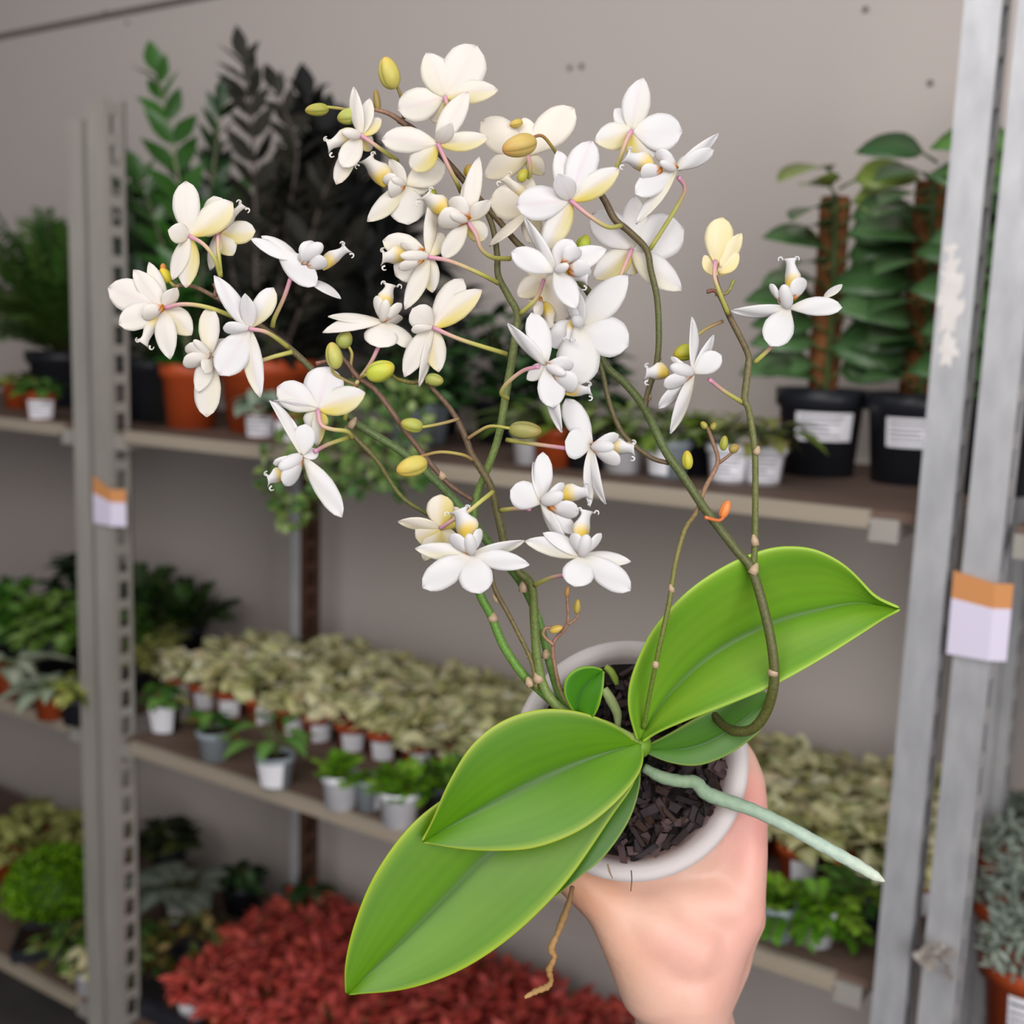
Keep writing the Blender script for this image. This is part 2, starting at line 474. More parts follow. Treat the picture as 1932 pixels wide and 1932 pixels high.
def frond(b, base, az, el, L, droop, npair, lL, lW, col, stemcol, g, r=.0012):
    d = np.array([math.cos(az) * math.cos(el), math.sin(az) * math.cos(el), math.sin(el)])
    t = np.linspace(0, 1, 9)
    pts = np.asarray(base, float) + np.outer(t, d) * L - np.outer(t ** 2, [0, 0, 1]) * L * droop
    b.tube(pts, r, stemcol, n=4)
    T = np.gradient(pts, axis=0)
    for i in range(npair):
        f = 0.18 + 0.8 * i / npair; k = f * 8; j = int(k); q = k - j
        p = pts[j] * (1 - q) + pts[min(j + 1, 8)] * q; tt = nrm(T[j])
        s = nrm(np.cross(tt, [0, 0, 1])); u = np.cross(s, tt)
        sz = math.sin(math.pi * (0.15 + .8 * (1 - f) ** .8)) ** .6
        for sg in (-1, 1):
            b.leaf(p, nrm(s * sg + tt * .55 + g.normal(0, .12, 3)), u, lL * sz, lW * sz, np.clip(col * g.uniform(.75, 1.25), 0, 1), .2, .1, 2)

def fern(seed, nf, L, lL, lW, cols, droop=.45, npair=12, elr=(.5, 1.35), mat='fol', r=.0012):
    def fn():
        g = np.random.default_rng(seed); b = MB()
        for i in range(nf):
            frond(b, (g.normal(0, .006), g.normal(0, .006), -0.003), g.uniform(0, 6.28), g.uniform(*elr), L * g.uniform(.65, 1.1), droop * g.uniform(.5, 1.2), npair, lL, lW,
                  lin(cols[g.integers(len(cols))]), lin((95, 100, 55)), g, r)
        me = b.mesh('foliage'); me.materials.append(MT[mat]); return me
    return cached(('fern', seed, nf, L, lL, str(cols)), fn)

def bigleaf(seed, n, L, Wd, cols, mid, stemL, el=(.5, 1.2), droop=.5, mat='folgloss', prof=None):
    def fn():
        g = np.random.default_rng(seed); b = MB()
        for i in range(n):
            az = i * 2.4 + g.normal(0, .3); e = g.uniform(*el); sl = stemL * g.uniform(.6, 1.1)
            d = np.array([math.cos(az) * math.cos(e), math.sin(az) * math.cos(e), math.sin(e)])
            tip = d * sl
            b.tube(crom([(0, 0, -.003), d * sl * .5 + np.array([0, 0, .01]), tip], 4), .0016, lin((90, 105, 55)), n=5)
            dl = nrm([math.cos(az), math.sin(az), .25 + g.normal(0, .15)])
            c = np.clip(np.array(cols[g.integers(len(cols))], float) + g.normal(0, 8), 5, 250); l = L * g.uniform(.7, 1.15)
            b.leaf(tip, dl, (0, 0, 1), l, Wd * l / L, lin(c), droop, .12, 6, lin(mid), prof)
        me = b.mesh('foliage'); me.materials.append(MT[mat]); return me
    return cached(('big', seed, n, L, Wd, str(cols), stemL), fn)

def potted(name, label, cat, x, y, z, pot=None, fol=None, lab=None, group=None, rz=None, s=1.0, soil=False, fz=None):
    """pot=(rt, rb, h, mat); lab=(z0 share, z1 share, half angle, turn, mat, lines)"""
    t = thing(name, label, cat, (x, y, z), group)
    h = 0.0
    if pot:
        rt, rb, h, pm = pot
        inst('pot', pot_mesh(rt, rb, h, pm), t)
        if soil: inst('soil', soil_mesh(rt * .9, h * .88), t)
        if lab:
            z0, z1, half, turn, lm, lines = lab
            rr = lambda f: (rb + (rt - rb) * f) * (1.0 if f < .78 else 1.10) + .0012
            a = face_cam(x, y) + turn
            lo = inst('label', label_mesh(rr(z0), rr(z1), z0 * h, z1 * h, half, lm), t, a)
            if lines:
                q = inst('printed_lines', label_mesh(rr(z0), rr(z1), z0 * h, z1 * h, half, lm, True), lo, 0)
    if fol is not None:
        inst('foliage', fol, t, random.uniform(0, 6.28) if rz is None else rz, s, (0, 0, (h * .92 if fz is None else fz)))
    ORG[t.name] = np.array((x, y, z), float)
    return t
def SP(u, v, z, r=0.0):
    p = HIT(u, v, 2, z); d = nrm([p[0] - CAM[0], p[1] - CAM[1]]); return p[0] + d[0] * r, p[1] + d[1] * r

CREAM = [(240, 236, 186), (232, 228, 168), (196, 200, 120), (148, 162, 84), (244, 228, 198), (234, 212, 180), (96, 118, 56), (248, 244, 208), (74, 96, 44), (214, 214, 140)]  # dark greens and palest creams put leaf shadows and highlights into the colour
YGREEN = [(170, 178, 92), (140, 152, 70), (112, 126, 60), (196, 200, 120)]
RED = [(212, 86, 80), (186, 58, 56), (214, 104, 80), (130, 34, 36), (196, 70, 60), (104, 26, 28), (222, 96, 92), (84, 22, 22)]
BRIGHT = [(118, 168, 34), (100, 152, 28), (140, 184, 56), (78, 128, 24)]
MIDG = [(84, 128, 50), (66, 110, 40), (104, 146, 66), (52, 92, 36)]
DARKG = [(40, 66, 34), (30, 54, 28), (52, 80, 40)]
ORD = ['first', 'second', 'third', 'fourth', 'fifth', 'sixth', 'seventh', 'eighth', 'ninth', 'tenth', 'eleventh', 'twelfth', 'thirteenth', 'fourteenth', 'fifteenth',
       'sixteenth', 'seventeenth', 'eighteenth', 'nineteenth', 'twentieth', 'twenty-first', 'twenty-second']
ROWN = ['front', 'second', 'third', 'fourth', 'rearmost']

# middle shelf: the mass of cream-veined plants
rowy = [0.222, 0.285, 0.348, 0.411, 0.472]
for r, yy in enumerate(rowy):
    xs = [x for x in np.arange(-0.10 if r < 4 else -0.06, 1.345, 0.0755)]
    for k, xx in enumerate(xs):
        if r > 1 and k == 0: pass
        pal = CREAM
        x = xx + random.uniform(-.006, .006) + (0.03 if r % 2 else 0); y = yy + random.uniform(-.005, .005)
        if x > 1.345 or -0.118 < x < 0.02 and y > 0.43: continue
        v = (r * 7 + k * 3) % 5
        potted('veined_plant', 'cream-veined plant in the %s row of the middle shelf, %s pot from the left' % (ROWN[r], ORD[k]), 'houseplant', x, y, ZM,
               (0.030, 0.023, 0.052, 'terra'), mound(v, 46, .043, .060, .042, .029, pal, (240, 234, 190), .2, .8, 'fol', 30),
               (.08, .72, .75, random.uniform(-.5, .5), 'white', False) if r == 0 else None, 'cream-veined plants massed on the middle shelf', s=random.uniform(.94, 1.14))
# yellower ones beyond the left double post
for k, (u, v) in enumerate([(262, 1300), (300, 1268), (255, 1250), (330, 1240)]):
    x, y = SP(u, v, ZM)
    lb = ['yellow-green veined plant just right of the left double post, middle shelf', 'yellow-green veined plant between the post and the cream mass, middle shelf',
          'small yellow-green plant behind the left double post, middle shelf', 'yellow-green plant below the dark green bush, middle shelf'][k]
    if y > .44: y = .43
    potted('veined_plant', lb, 'houseplant', x, y, ZM, (0.030, 0.023, 0.05, 'black'), mound(20 + k % 2, 80, .042, .05, .03, .021, YGREEN, (190, 190, 120)), None, 'yellow-green plants by the left post')
# dark green bushes behind
for k, (x, y, s) in enumerate([(-0.46, 0.40, 1.35), (-0.35, 0.45, 1.25)]):
    potted('bushy_plant', ['dark green bushy plant against the wall, left end of middle shelf', 'dark green feathery plant against the wall right of the bushy one'][k], 'houseplant', x, y, ZM,
           (.045, .035, .07, 'black'), fern(40 + k, 34, .13, .022, .011, DARKG + [(50, 92, 26)], .35, 12), None, 'dark bushes at the back of the middle shelf', s=s)

# front row of the middle shelf
def front(u, v, rad):
    return SP(u, v, ZM, rad)
x, y = front(312, 1388, .03)
potted('small_plant', 'small leafy plant in a black pot with a big leaning white label', 'houseplant', x, y, ZM, (.030, .024, .055, 'black'), mound(51, 26, .04, .04, .034, .024, MIDG + YGREEN), (.05, 1.0, .8, -.3, 'white', False), soil=True)
x, y = front(405, 1440, .024)
potted('small_plant', 'sparse green plant in a plain grey pot at the shelf edge', 'houseplant', x, y, ZM, (.029, .023, .052, 'grey'), mound(52, 30, .045, .04, .036, .022, MIDG + [(130, 112, 60)]), None, soil=True)
x, y = front(520, 1492, .024)
potted('small_plant', 'upright green plant in a grey pot with a square white label', 'houseplant', x, y, ZM, (.030, .024, .054, 'grey'), bigleaf(53, 9, .05, .03, MIDG + [(110, 140, 70)], (110, 150, 80), .06), (.08, .85, .75, -.35, 'paper', False), soil=True)
x, y = front(642, 1532, .024)
potted('feathery_plant', 'bright green feathery plant in a white pot at the middle shelf edge', 'houseplant', x, y, ZM, (.029, .024, .055, 'white'), fern(54, 34, .058, .015, .008, BRIGHT, .3, 9, (.3, 1.4)), None, 'bright feathery plants in a row')
x, y = front(697, 1535, .022)
potted('empty_pot', 'pale grey-green pot wedged between the two white pots', 'flower pot', x, y, ZM, (.024, .020, .05, 'grey'), mound(56, 14, .03, .02, .025, .012, BRIGHT), (.1, .6, .3, .7, 'paper', False))
x, y = front(752, 1566, .024)
potted('feathery_plant', 'bright green feathery plant in a white pot beside the big orchid leaf', 'houseplant', x, y, ZM, (.030, .025, .055, 'white'), fern(55, 40, .066, .016, .008, BRIGHT, .35, 10, (.2, 1.4)), None, 'bright feathery plants in a row')
x, y = front(820, 1560, .024)
potted('feathery_plant', 'bright green feathery plant half hidden behind the orchid leaf', 'houseplant', x, y + .02, ZM, (.030, .025, .055, 'black'), fern(57, 36, .066, .016, .008, BRIGHT + MIDG, .35, 10, (.2, 1.4)), None, 'bright feathery plants in a row')
x, y = front(1462, 1782, .022)
potted('feathery_plant', 'bright green plant in a grey pot just right of the wrist', 'houseplant', x, y, ZM, (.025, .021, .046, 'grey'), fern(58, 30, .06, .018, .009, BRIGHT, .5, 9, (.2, 1.3)), None, 'green plants right of the hand')
x, y = front(1536, 1792, .022)
potted('feathery_plant', 'bright green plant with a trailing leaf over its pale pot, right of the hand', 'houseplant', x, y, ZM, (.026, .021, .048, 'white'), fern(59, 34, .062, .019, .009, BRIGHT, .55, 9, (.1, 1.3)), None, 'green plants right of the hand')
x, y = front(1612, 1768, .022)
potted('feathery_plant', 'flat spreading fern in a black pot beside the bright right post', 'houseplant', x, y + .02, ZM, (.034, .028, .05, 'black'), fern(60, 20, .075, .018, .009, MIDG + [(110, 140, 40)], .5, 9, (.05, .7)), None, 'green plants right of the hand')
x, y = SP(1652, 1735, ZM)
potted('small_plant', 'small fern in a brick-red pot behind the bright right post', 'houseplant', min(x, 1.32), y + .05, ZM, (.032, .025, .052, 'terra'), mound(61, 40, .035, .03, .03, .02, YGREEN + CREAM), None)

# left bay, middle shelf
x, y = SP(97, 1362, ZM, .03)
potted('small_plant', 'plain orange pot with a silvery leafed plant at the left shelf edge', 'houseplant', x, y, ZM, (.031, .025, .052, 'terra'), bigleaf(70, 10, .075, .045, [(120, 140, 120), (92, 116, 92)], (176, 186, 160), .03, (.2, .8)), None, 'small plants on the left middle shelf')
x, y = SP(20, 1315, ZM, .03)
potted('small_plant', 'silver-striped plant in an orange pot with a white label, left shelf edge', 'houseplant', x, y, ZM, (.032, .026, .055, 'terra'), bigleaf(71, 12, .085, .045, [(196, 200, 176), (120, 140, 112)], (206, 210, 190), .035, (.1, .8)), (.1, .9, .5, .9, 'paper', False), 'small plants on the left middle shelf')
x, y = SP(146, 1372, ZM, .03)
potted('small_plant', 'yellow-green trailing plant in a black pot against the left double post', 'houseplant', x, y, ZM, (.030, .025, .05, 'black'), mound(72, 50, .05, .05, .03, .02, YGREEN), None, 'small plants on the left middle shelf')
for k, (x, y, s, sd, cols) in enumerate([(-0.46, .17, 1.0, 73, [(112, 146, 66), (92, 130, 50), (130, 160, 84)]), (-0.62, .16, 1.1, 74, MIDG), (-0.36, .24, .95, 75, [(98, 132, 48), (70, 108, 40)]), (-0.66, .36, 1.3, 76, DARKG + [(50, 90, 24)])]):
    lb = ['light green bushy plant in the middle of the left middle shelf', 'blue-green bushy plant at the left edge of the photo, middle shelf', 'olive bushy plant next to the left double post, middle shelf', 'tall dark green bush at the wall behind the left middle shelf'][k]
    potted('bushy_plant', lb, 'houseplant', x, y + (.05 if k == 3 else .02), ZM, (.042, .034, .066, 'terra' if k == 2 else 'black'), mound(sd, 150, .085, .115, .046, .026, cols, None, .4, .7), None, 'bushy plants on the left middle shelf', s=s)

# ---------------------------------------------------------------- top shelf
def pinnate(b, pts, npair, lL, lW, col, stemcol, r0=.006, start=.2, ang=.75, g=None, top=True):
    pts = crom(pts, 8); n = len(pts)
    b.tube(pts, np.linspace(r0, r0 * .35, n), stemcol, n=6)
    T = np.gradient(pts, axis=0)
    view = nrm(pts[n // 2] - CAM)
    for i in range(npair):
        f = start + (1 - start) * i / (npair - .5); k = min(f * (n - 1), n - 2); j = int(k); q = k - j
        p = pts[j] * (1 - q) + pts[j + 1] * q; t = nrm(T[j])
        s = nrm(np.cross(t, view) + g.normal(0, .25, 3))
        sz = 0.75 + .35 * math.sin(math.pi * min(1, f + .1))
        for sg in (-1, 1):
            d = nrm(s * sg * math.sin(ang) + t * math.cos(ang) + view * g.normal(-.2, .25))
            b.leaf(p, d, nrm(-view * .7 + np.array([0, 0, .8]) + g.normal(0, .3, 3)), lL * sz * g.uniform(.85, 1.1), lW * sz, np.clip(col * g.uniform(.7, 1.25), 0, 1), .1, .15, 4)
    if top: b.leaf(pts[-1], nrm(T[-1]), -view, lL * .8, lW, col, .05, .15, 4)

def zz_plant(label, x, y, pot, fronds, seed, cols, stemcol, lL, lW, mat='folgloss', under=1.0):
    t = potted('arum_palm', label, 'houseplant', x, y, ZT, pot, mound(160 + seed, 90, pot[0] * 1.25 * under, .16 * under, .06, .026, cols, None, .2, 1.2, mat, 6), None, 'feather-leafed plants on the top shelf', soil=True)
    g = np.random.default_rng(seed)
    for fr in fronds:
        b = MB(); yy = fr[0]
        h = pot[2]
        pts = [np.array((x + g.normal(0, .012), y + g.normal(0, .012), ZT + h * .8))] + [HIT(u, v, 1, yy) for (u, v) in fr[1]]
        pinnate(b, pts, fr[2], lL * fr[3], lW * fr[3], lin(cols[g.integers(len(cols))]), lin(stemcol), .005, .30, .64, g)
        obj('frond', b, MT[mat], t)
    return t
zz_plant('tall green feather-leafed plant in the narrow terracotta pot', .022, .150, (.052, .043, .115, 'terra'), [
    (.16, [(352, 560), (345, 410), (322, 250), (296, 138)], 9, 1.0), (.22, [(380, 520), (395, 380), (418, 200)], 11, .9), (.14, [(335, 560), (300, 440), (262, 330)], 9, .8),
    (.24, [(372, 560), (365, 450), (350, 340)], 8, .8), (.26, [(400, 560), (440, 450), (455, 380)], 8, .8), (.12, [(320, 600), (270, 540), (238, 500)], 7, .7)],
    3, [(52, 96, 34), (40, 82, 30), (30, 66, 26)], (120, 124, 92), .080, .034)
zz_plant('near-black feather-leafed plant in the wide terracotta pot', .162, .200, (.082, .066, .128, 'terra'), [
    (.20, [(484, 560), (482, 400), (474, 230), (456, 110)], 11, .95), (.25, [(530, 520), (545, 400), (560, 280), (520, 170)], 11, .9), (.22, [(560, 560), (600, 400), (640, 300)], 10, .9),
    (.24, [(450, 560), (425, 430), (410, 300)], 10, .85), (.30, [(500, 540), (505, 420), (520, 330)], 10, .9), (.18, [(560, 600), (610, 520), (660, 450)], 9, .85), (.28, [(430, 580), (400, 500), (378, 430)], 9, .8)],
    4, [(30, 32, 26), (20, 24, 20), (40, 38, 32)], (88, 78, 74), .078, .030, 'foldark')
zz_plant('near-black feather-leafed plant farther right in a black pot', .375, .40, (.060, .05, .12, 'black'), [
    (.40, [(640, 560), (620, 400), (590, 280), (578, 190)], 13, 1.0), (.42, [(660, 560), (670, 420), (680, 320), (662, 260)], 12, 1.0), (.38, [(690, 580), (730, 480), (760, 420)], 10, .9),
    (.42, [(640, 560), (600, 460), (560, 380)], 11, .9), (.36, [(650, 600), (640, 520), (625, 440)], 10, 1.0), (.44, [(675, 560), (700, 480), (705, 400)], 10, 1.0), (.39, [(630, 600), (610, 460), (596, 340), (610, 250)], 13, 1.0), (.41, [(660, 600), (640, 460), (640, 360), (655, 290)], 13, 1.0), (.43, [(600, 600), (570, 480), (575, 380)], 11, 1.0), (.37, [(690, 640), (700, 560), (690, 500)], 9, 1.0), (.36, [(620, 640), (590, 580), (580, 500)], 9, 1.0)],
    5, [(20, 22, 20), (14, 17, 16), (28, 30, 26)], (60, 54, 50), .092, .044, 'foldark', 1.3)
zz_plant('near-black feather-leafed plant in a black pot beside the left double post', -.135, .185, (.055, .046, .12, 'black'), [
    (.22, [(270, 560), (262, 430), (245, 330)], 10, .9), (.26, [(285, 560), (300, 460), (310, 400)], 10, .9), (.30, [(300, 600), (330, 520), (350, 460)], 9, .9), (.18, [(262, 600), (250, 520), (240, 440)], 8, .8)],
    6, [(30, 48, 28), (26, 36, 26), (44, 70, 34)], (70, 74, 50), .080, .036, 'folgloss', 1.2)

x, y = SP(492, 828, ZT, .03)
potted('small_succulent', 'round grey-green leafed plant with a white label in front of the wide terracotta pot', 'houseplant', x, y, ZT, (.029, .024, .052, 'terra'),
       mound(80, 26, .036, .034, .040, .036, [(138, 156, 136), (120, 140, 120), (156, 170, 150)], None, .3, .4), (.05, .72, .95, -.1, 'paper', True), 'small pots on the top shelf')
x, y = SP(548, 836, ZT, .03)
potted('small_succulent', 'small pot with a cut-off white label right of the round-leafed plant', 'houseplant', x, y, ZT, (.027, .022, .048, 'terra'), mound(81, 30, .035, .03, .03, .02, DARKG), (.05, .72, .8, -.5, 'paper', False), 'small pots on the top shelf')
x, y = SP(808, 838, ZT, .03)
potted('small_plant', 'green plant in a blue-grey pot in the middle of the top shelf', 'houseplant', x, y, ZT, (.036, .030, .066, 'grey'), mound(82, 90, .075, .06, .04, .022, DARKG + [(60, 100, 50)]), None, 'small pots on the top shelf')
# trailing ivy
def ivy(seed, runs, cols):
    b = MB(); g = np.random.default_rng(seed)
    for run in runs:
        pts = crom(run, 6)
        b.tube(pts, .0009, lin((110, 120, 60)), n=4)
        for p in pts[1:]:
            for _ in range(2):
                d = nrm(g.normal(0, 1, 3) + np.array([0, -.8, 0])); c = lin(np.clip(np.array(cols[g.integers(len(cols))], float) + g.normal(0, 14), 5, 250))
                l = g.uniform(.016, .028)
                b.leaf(p + g.normal(0, .006, 3), d, nrm(np.array([.3, -.5, .8]) + g.normal(0, .3, 3)), l, l * .8, c, .2, .1, 2)
    return b
xi, yi = .50, .19
t = potted('trailing_ivy', 'trailing ivy hanging over the top shelf edge behind the orchid stems', 'houseplant', xi, yi, ZT, (.045, .036, .07, 'grey'), mound(83, 130, .10, .11, .036, .024, [(44, 82, 40), (34, 66, 34), (70, 108, 60)]), None, None, soil=True)
runs = []
gi = np.random.default_rng(9)
for k in range(9):
    xe = xi - .10 + .035 * k; zl = [.05, .10, .08, .05, .03, .02, .01, .01, .0][k]
    runs.append([(xi, yi, ZT + .075), (mix(xi, xe, .5), yi - .09, ZT + .085), (xe, -.012, ZT + .012), (xe + gi.normal(0, .01), -.022, ZT - zl * .6 - .01), (xe + gi.normal(0, .015), -.024, ZT - zl - .02)])
obj('trailing_shoots', ivy(11, runs, [(110, 140, 70), (70, 108, 50), (140, 160, 96)]), MT['fol'], t)
for k, (x, y, s) in enumerate([(.56, .36, 1.25), (.70, .32, 1.2)]):
    potted('bushy_plant', ['dark green bushy plant behind the ivy on the top shelf', 'dark green bushy plant right of the ivy on the top shelf'][k], 'houseplant', x, y, ZT, (.045, .036, .07, 'black'),
           mound(84 + k, 170, .10, .14, .04, .022, [(42, 76, 38), (32, 60, 32), (56, 92, 46)]), None, 'dark bushes on the top shelf', s=s)
pots_top = [((1000, 878), 'white', 'white pot left of the brick-red pot on the top shelf', .028, .052, None), ((1043, 884), 'terra', 'brick-red pot with a leafy plant in the middle of the top shelf', .030, .056, None),
            ((1175, 895), 'white', 'white pot behind the thick right orchid stem on the top shelf', .031, .050, None), ((1258, 905), 'grey', 'grey pot left of the striped white pots on the top shelf', .030, .052, (.1, .75, .6, -.6, 'paper', False)),
            ((1372, 914), 'white', 'white pot with printed stripes left of the black pots', .029, .050, (.1, .72, .9, 0, 'paper', True)), ((1437, 917), 'white', 'white pot with printed stripes touching the black pots', .029, .050, (.1, .72, .9, .1, 'paper', True)),
            ((1105, 888), 'black', 'black pot under yellow-green leaves on the top shelf', .030, .05, None), ((1310, 900), 'black', 'black pot with one upright leaf on the top shelf', .030, .05, None)]
for k, ((u, v), pm, lb, r, h, lab) in enumerate(pots_top):
    x, y = SP(u, v, ZT, r)
    cols = [[(60, 96, 44), (84, 118, 50)], [(76, 104, 40), (60, 88, 40)], [(86, 124, 24), (120, 150, 40), (50, 84, 30)], [(58, 92, 34), (76, 110, 40)], [(120, 118, 40), (96, 110, 44), (70, 96, 36)], [(100, 104, 40), (128, 104, 60), (84, 108, 40)], [(120, 150, 40), (80, 120, 30)], [(66, 100, 30), (96, 116, 40)]][k]
    potted('leafy_pot_plant', lb, 'houseplant', x, y, ZT, (r, r * .8, h, pm), bigleaf(90 + k, 14, .062, .034, cols, (120, 140, 60), .042, (.15, 1.4), .45), lab, 'leafy pot plants on the top shelf', s=.95)

# climbers on moss poles in black pots
def climber(label, x, y, z, pole_h, seed, lx, rot, tl=(130, 150, 66), lab=True, n=23):
    t = potted('moss_pole_climber', label, 'houseplant', x, y, z, (.060, .050, .122, 'black'), None, (.42, .74, .72, .12, 'paper', True) if lab else None, 'climbers on moss poles in black pots', soil=True)
    b = MB(); zz = np.linspace(.09, pole_h, 24); g = np.random.default_rng(seed)
    b.lathe([(.001, .09)] + [(.021 + g.normal(0, .0012), q) for q in zz] + [(.001, pole_h + .002)], (1, 1, 1), n=16, center=(x, y, z))
    obj('moss_pole', b, MT['moss'], t)
    st = MB(); st.tube(crom([(x + .012, y - .024, z + .10), (x + .016, y - .028, z + .2), (x + .012, y - .027, z + .32), (x + .008, y - .026, z + pole_h)], 6), .004, lin((86, 108, 58)), n=6)
    obj('climbing_stem', st, MT['fol'], t)
    for i in range(n):
        f = i / (n - 1); h = .13 + (pole_h - .10) * f; sd = 1 if i % 2 else -1
        az = rot + (0.12 if sd > 0 else math.pi - .12) - (g.uniform(.1, 1.0) if sd > 0 else -g.uniform(.1, 1.0))
        d = np.array([math.cos(az), math.sin(az), g.uniform(.05, .35)])
        base = np.array((x + .01, y - .02, z + h)) + nrm(d) * .022
        c = lin(np.clip(np.array((72, 106, 62) if f < .82 else tl, float) + g.normal(0, 9), 5, 250))
        m = MB(); L = g.uniform(.082, .106) * (1 if f < .9 else .9)
        m.leaf(base, d, (0.25 * sd, -.85, .55), L, L * .64, c, .34, .10, 7, np.clip(c * 1.25, 0, 1), prof=([0, .08, .25, .5, .75, .92, 1], [.12, .6, .95, 1, .78, .34, .02]))
        m.tube([np.array((x + .012, y - .025, z + h - .01)), base + nrm(d) * .004], .0018, lin((86, 108, 58)), n=5)
        obj('leaf', m, MT['folgloss'], t, solid=0.0005)
    return t
x, y = SP(1540, 902, ZT, .055); climber('moss pole climber in the left of the two black labelled pots', x, y, ZT, .385, 31, 1, .55)
x, y = SP(1712, 918, ZT, .055); climber('moss pole climber in the black pot partly behind the bright right post', x, y, ZT, .40, 32, 1, .5, (70, 104, 64))
climber('moss pole climber right of the bright post, cut off by the photo edge', HIT(1912, 500, 1, .30)[0], .30, ZT, .40, 33, 1, .5, (84, 128, 56), lab=False)

# left bay, top shelf
potted('asparagus_fern', 'large airy fern at the left photo edge on the top shelf', 'houseplant', -.56, .30, ZT, (.075, .06, .12, 'black'), fern(100, 120, .42, .040, .009, [(70, 108, 44), (56, 92, 36), (90, 126, 56)], .36, 24, (.5, 1.5)), None)
for k, ((u, v), lab, cols) in enumerate([((78, 793), (.05, .72, .9, 0, 'paper', True), MIDG), ((18, 772), None, YGREEN), ((62, 765), (.25, .8, .5, .2, 'paper', False), MIDG), ((112, 768), None, MIDG)]):
    x, y = SP(u, v, ZT, .028)
    lb = ['small plant in a red pot with a striped white label at the shelf edge', 'yellow-green plant in a red pot at the left photo edge, top shelf', 'small plant in a red pot with a white tag under the fern', 'small plant in a red pot beside the left double post'][k]
    potted('small_plant', lb, 'houseplant', x, y + (.02 if k else 0), ZT, (.030, .024, .052, 'terra'), mound(101 + k, 50, .05, .03, .032, .02, cols), lab, 'small red pots under the fern')

# ---------------------------------------------------------------- low shelf
rows = [0.09, 0.165, 0.24, 0.315, 0.39, 0.462]
for r, yy in enumerate(rows):
    x0 = [0.075, .055, .04, 0.03, .03, .02][r]
    for k, xx in enumerate(np.arange(x0, 0.80, 0.076)):
        x = xx + random.uniform(-.006, .006); y = yy + random.uniform(-.005, .005)
        potted('red_veined_plant', 'red-leafed plant in the %s row of the low shelf, %s from the left' % (['front', 'second', 'third', 'fourth', 'fifth', 'rearmost'][r], ORD[k]), 'houseplant', x, y, ZL,
               (.030, .023, .052, 'terra'), mound(110 + (r * 5 + k * 2) % 5, 92, .046, .060, .028, .014, RED, (220, 100, 90), .2, .8, 'fol', 20),
               (.1, .9, .8, 0, 'paper', False) if (r == 0 and k == 0) else None, 'red-leafed plants massed on the low shelf', s=random.uniform(.95, 1.15))
potted('begonia', 'dark grey-green large-leafed plant with a white label behind the red plants', 'houseplant', -.235, .33, ZL, (.040, .032, .06, 'black'),
       bigleaf(120, 12, .10, .085, [(104, 116, 102), (84, 98, 88), (124, 132, 120)], (160, 170, 156), .05, (.2, .9), .4), (.1, .95, .9, .15, 'paper', False), None, soil=True)
potted('leafy_pot_plant', 'dark leafy plant in a black pot left of the brown rear post', 'houseplant', -.16, .44, ZL, (.045, .036, .07, 'black'), mound(121, 60, .05, .05, .04, .025, DARKG), None, 'dark plants at the back of the low shelf')
potted('leafy_pot_plant', 'dark green plant in a brick-red pot under the brown rear post', 'houseplant', .03, .505 - .06, ZL, (.036, .028, .06, 'terra'), mound(122, 60, .06, .07, .045, .03, [(40, 66, 34), (50, 80, 40)]), None, 'dark plants at the back of the low shelf', s=1.1)
potted('leafy_pot_plant', 'very dark plant right of the left double post on the low shelf', 'houseplant', -.42, .45, ZL, (.045, .036, .08, 'black'), mound(123, 80, .07, .08, .045, .03, [(26, 36, 18), (56, 64, 24)]), None, 'dark plants at the back of the low shelf')
# mossy dome
def dome(seed, Rr, H, n, cols):
    def fn():
        g = np.random.default_rng(seed); b = MB()
        b.lathe([(Rr * math.cos(a) * .93 + .0005, H * math.sin(a) * .93) for a in np.linspace(-.25, math.pi / 2, 10)], lin((58, 92, 10)), n=24)
        for i in range(n):
            ph = g.uniform(0, 6.283); th = math.acos(g.uniform(-.15, 1)); k = g.uniform(.92, 1.05)
            p = np.array([Rr * math.sin(th) * math.cos(ph), Rr * math.sin(th) * math.sin(ph), H * math.cos(th)]) * k
            d = nrm(p / np.array([Rr, Rr, H]) + g.normal(0, .7, 3))
            b.leaf(p, d, nrm(g.normal(0, 1, 3) + np.array([0, 0, 1])), .011, .009, lin(np.clip(np.array(cols[g.integers(len(cols))], float) + g.normal(0, 10), 0, 250)), .2, .1, 2)
        me = b.mesh('foliage'); me.materials.append(MT['fol']); return me
    return cached(('dome', seed), fn)
potted('moss_cushion', 'bright green mossy dome on the low shelf at the left photo edge', 'houseplant', -.470, .185, ZL, (.055, .045, .06, 'black'), dome(1, .108, .092, 1500, [(112, 162, 12), (98, 148, 8), (130, 176, 30)]), (.1, .95, .35, -1.1, 'paper', False), None, fz=.055)
for k, (x, y, s) in enumerate([(-.72, .22, 1.2), (-.76, .34, 1.2), (-.64, .36, 1.1), (-.82, .14, 1.2), (-.54, .40, 1.0)]):
    potted('veined_plant', ['pale yellow-green plant directly behind the mossy dome', 'pale yellow-green plant at the wall, left photo edge', 'grey-green plant at the wall above the mossy dome', 'pale yellow-green plant cut off left of the mossy dome', 'grey-green plant between the mossy dome and the double post'][k],
           'houseplant', x, y, ZL, (.036, .03, .06, 'terra'), mound(130 + k % 2, 90, .06, .075, .036, .024, YGREEN if k != 4 else [(120, 128, 90), (90, 100, 64)], (200, 200, 130)), None, 'pale plants behind the mossy dome', s=s)
t = thing('seedling_tray', 'shallow black tray of dark soil in front of the mossy dome', 'tray', (-.36, .075, ZL))
b = MB(); b.lathe([(.055, 0), (.075, .0), (.08, .03), (.074, .03), (.07, .006), (.055, .006)], (1, 1, 1), n=4); 
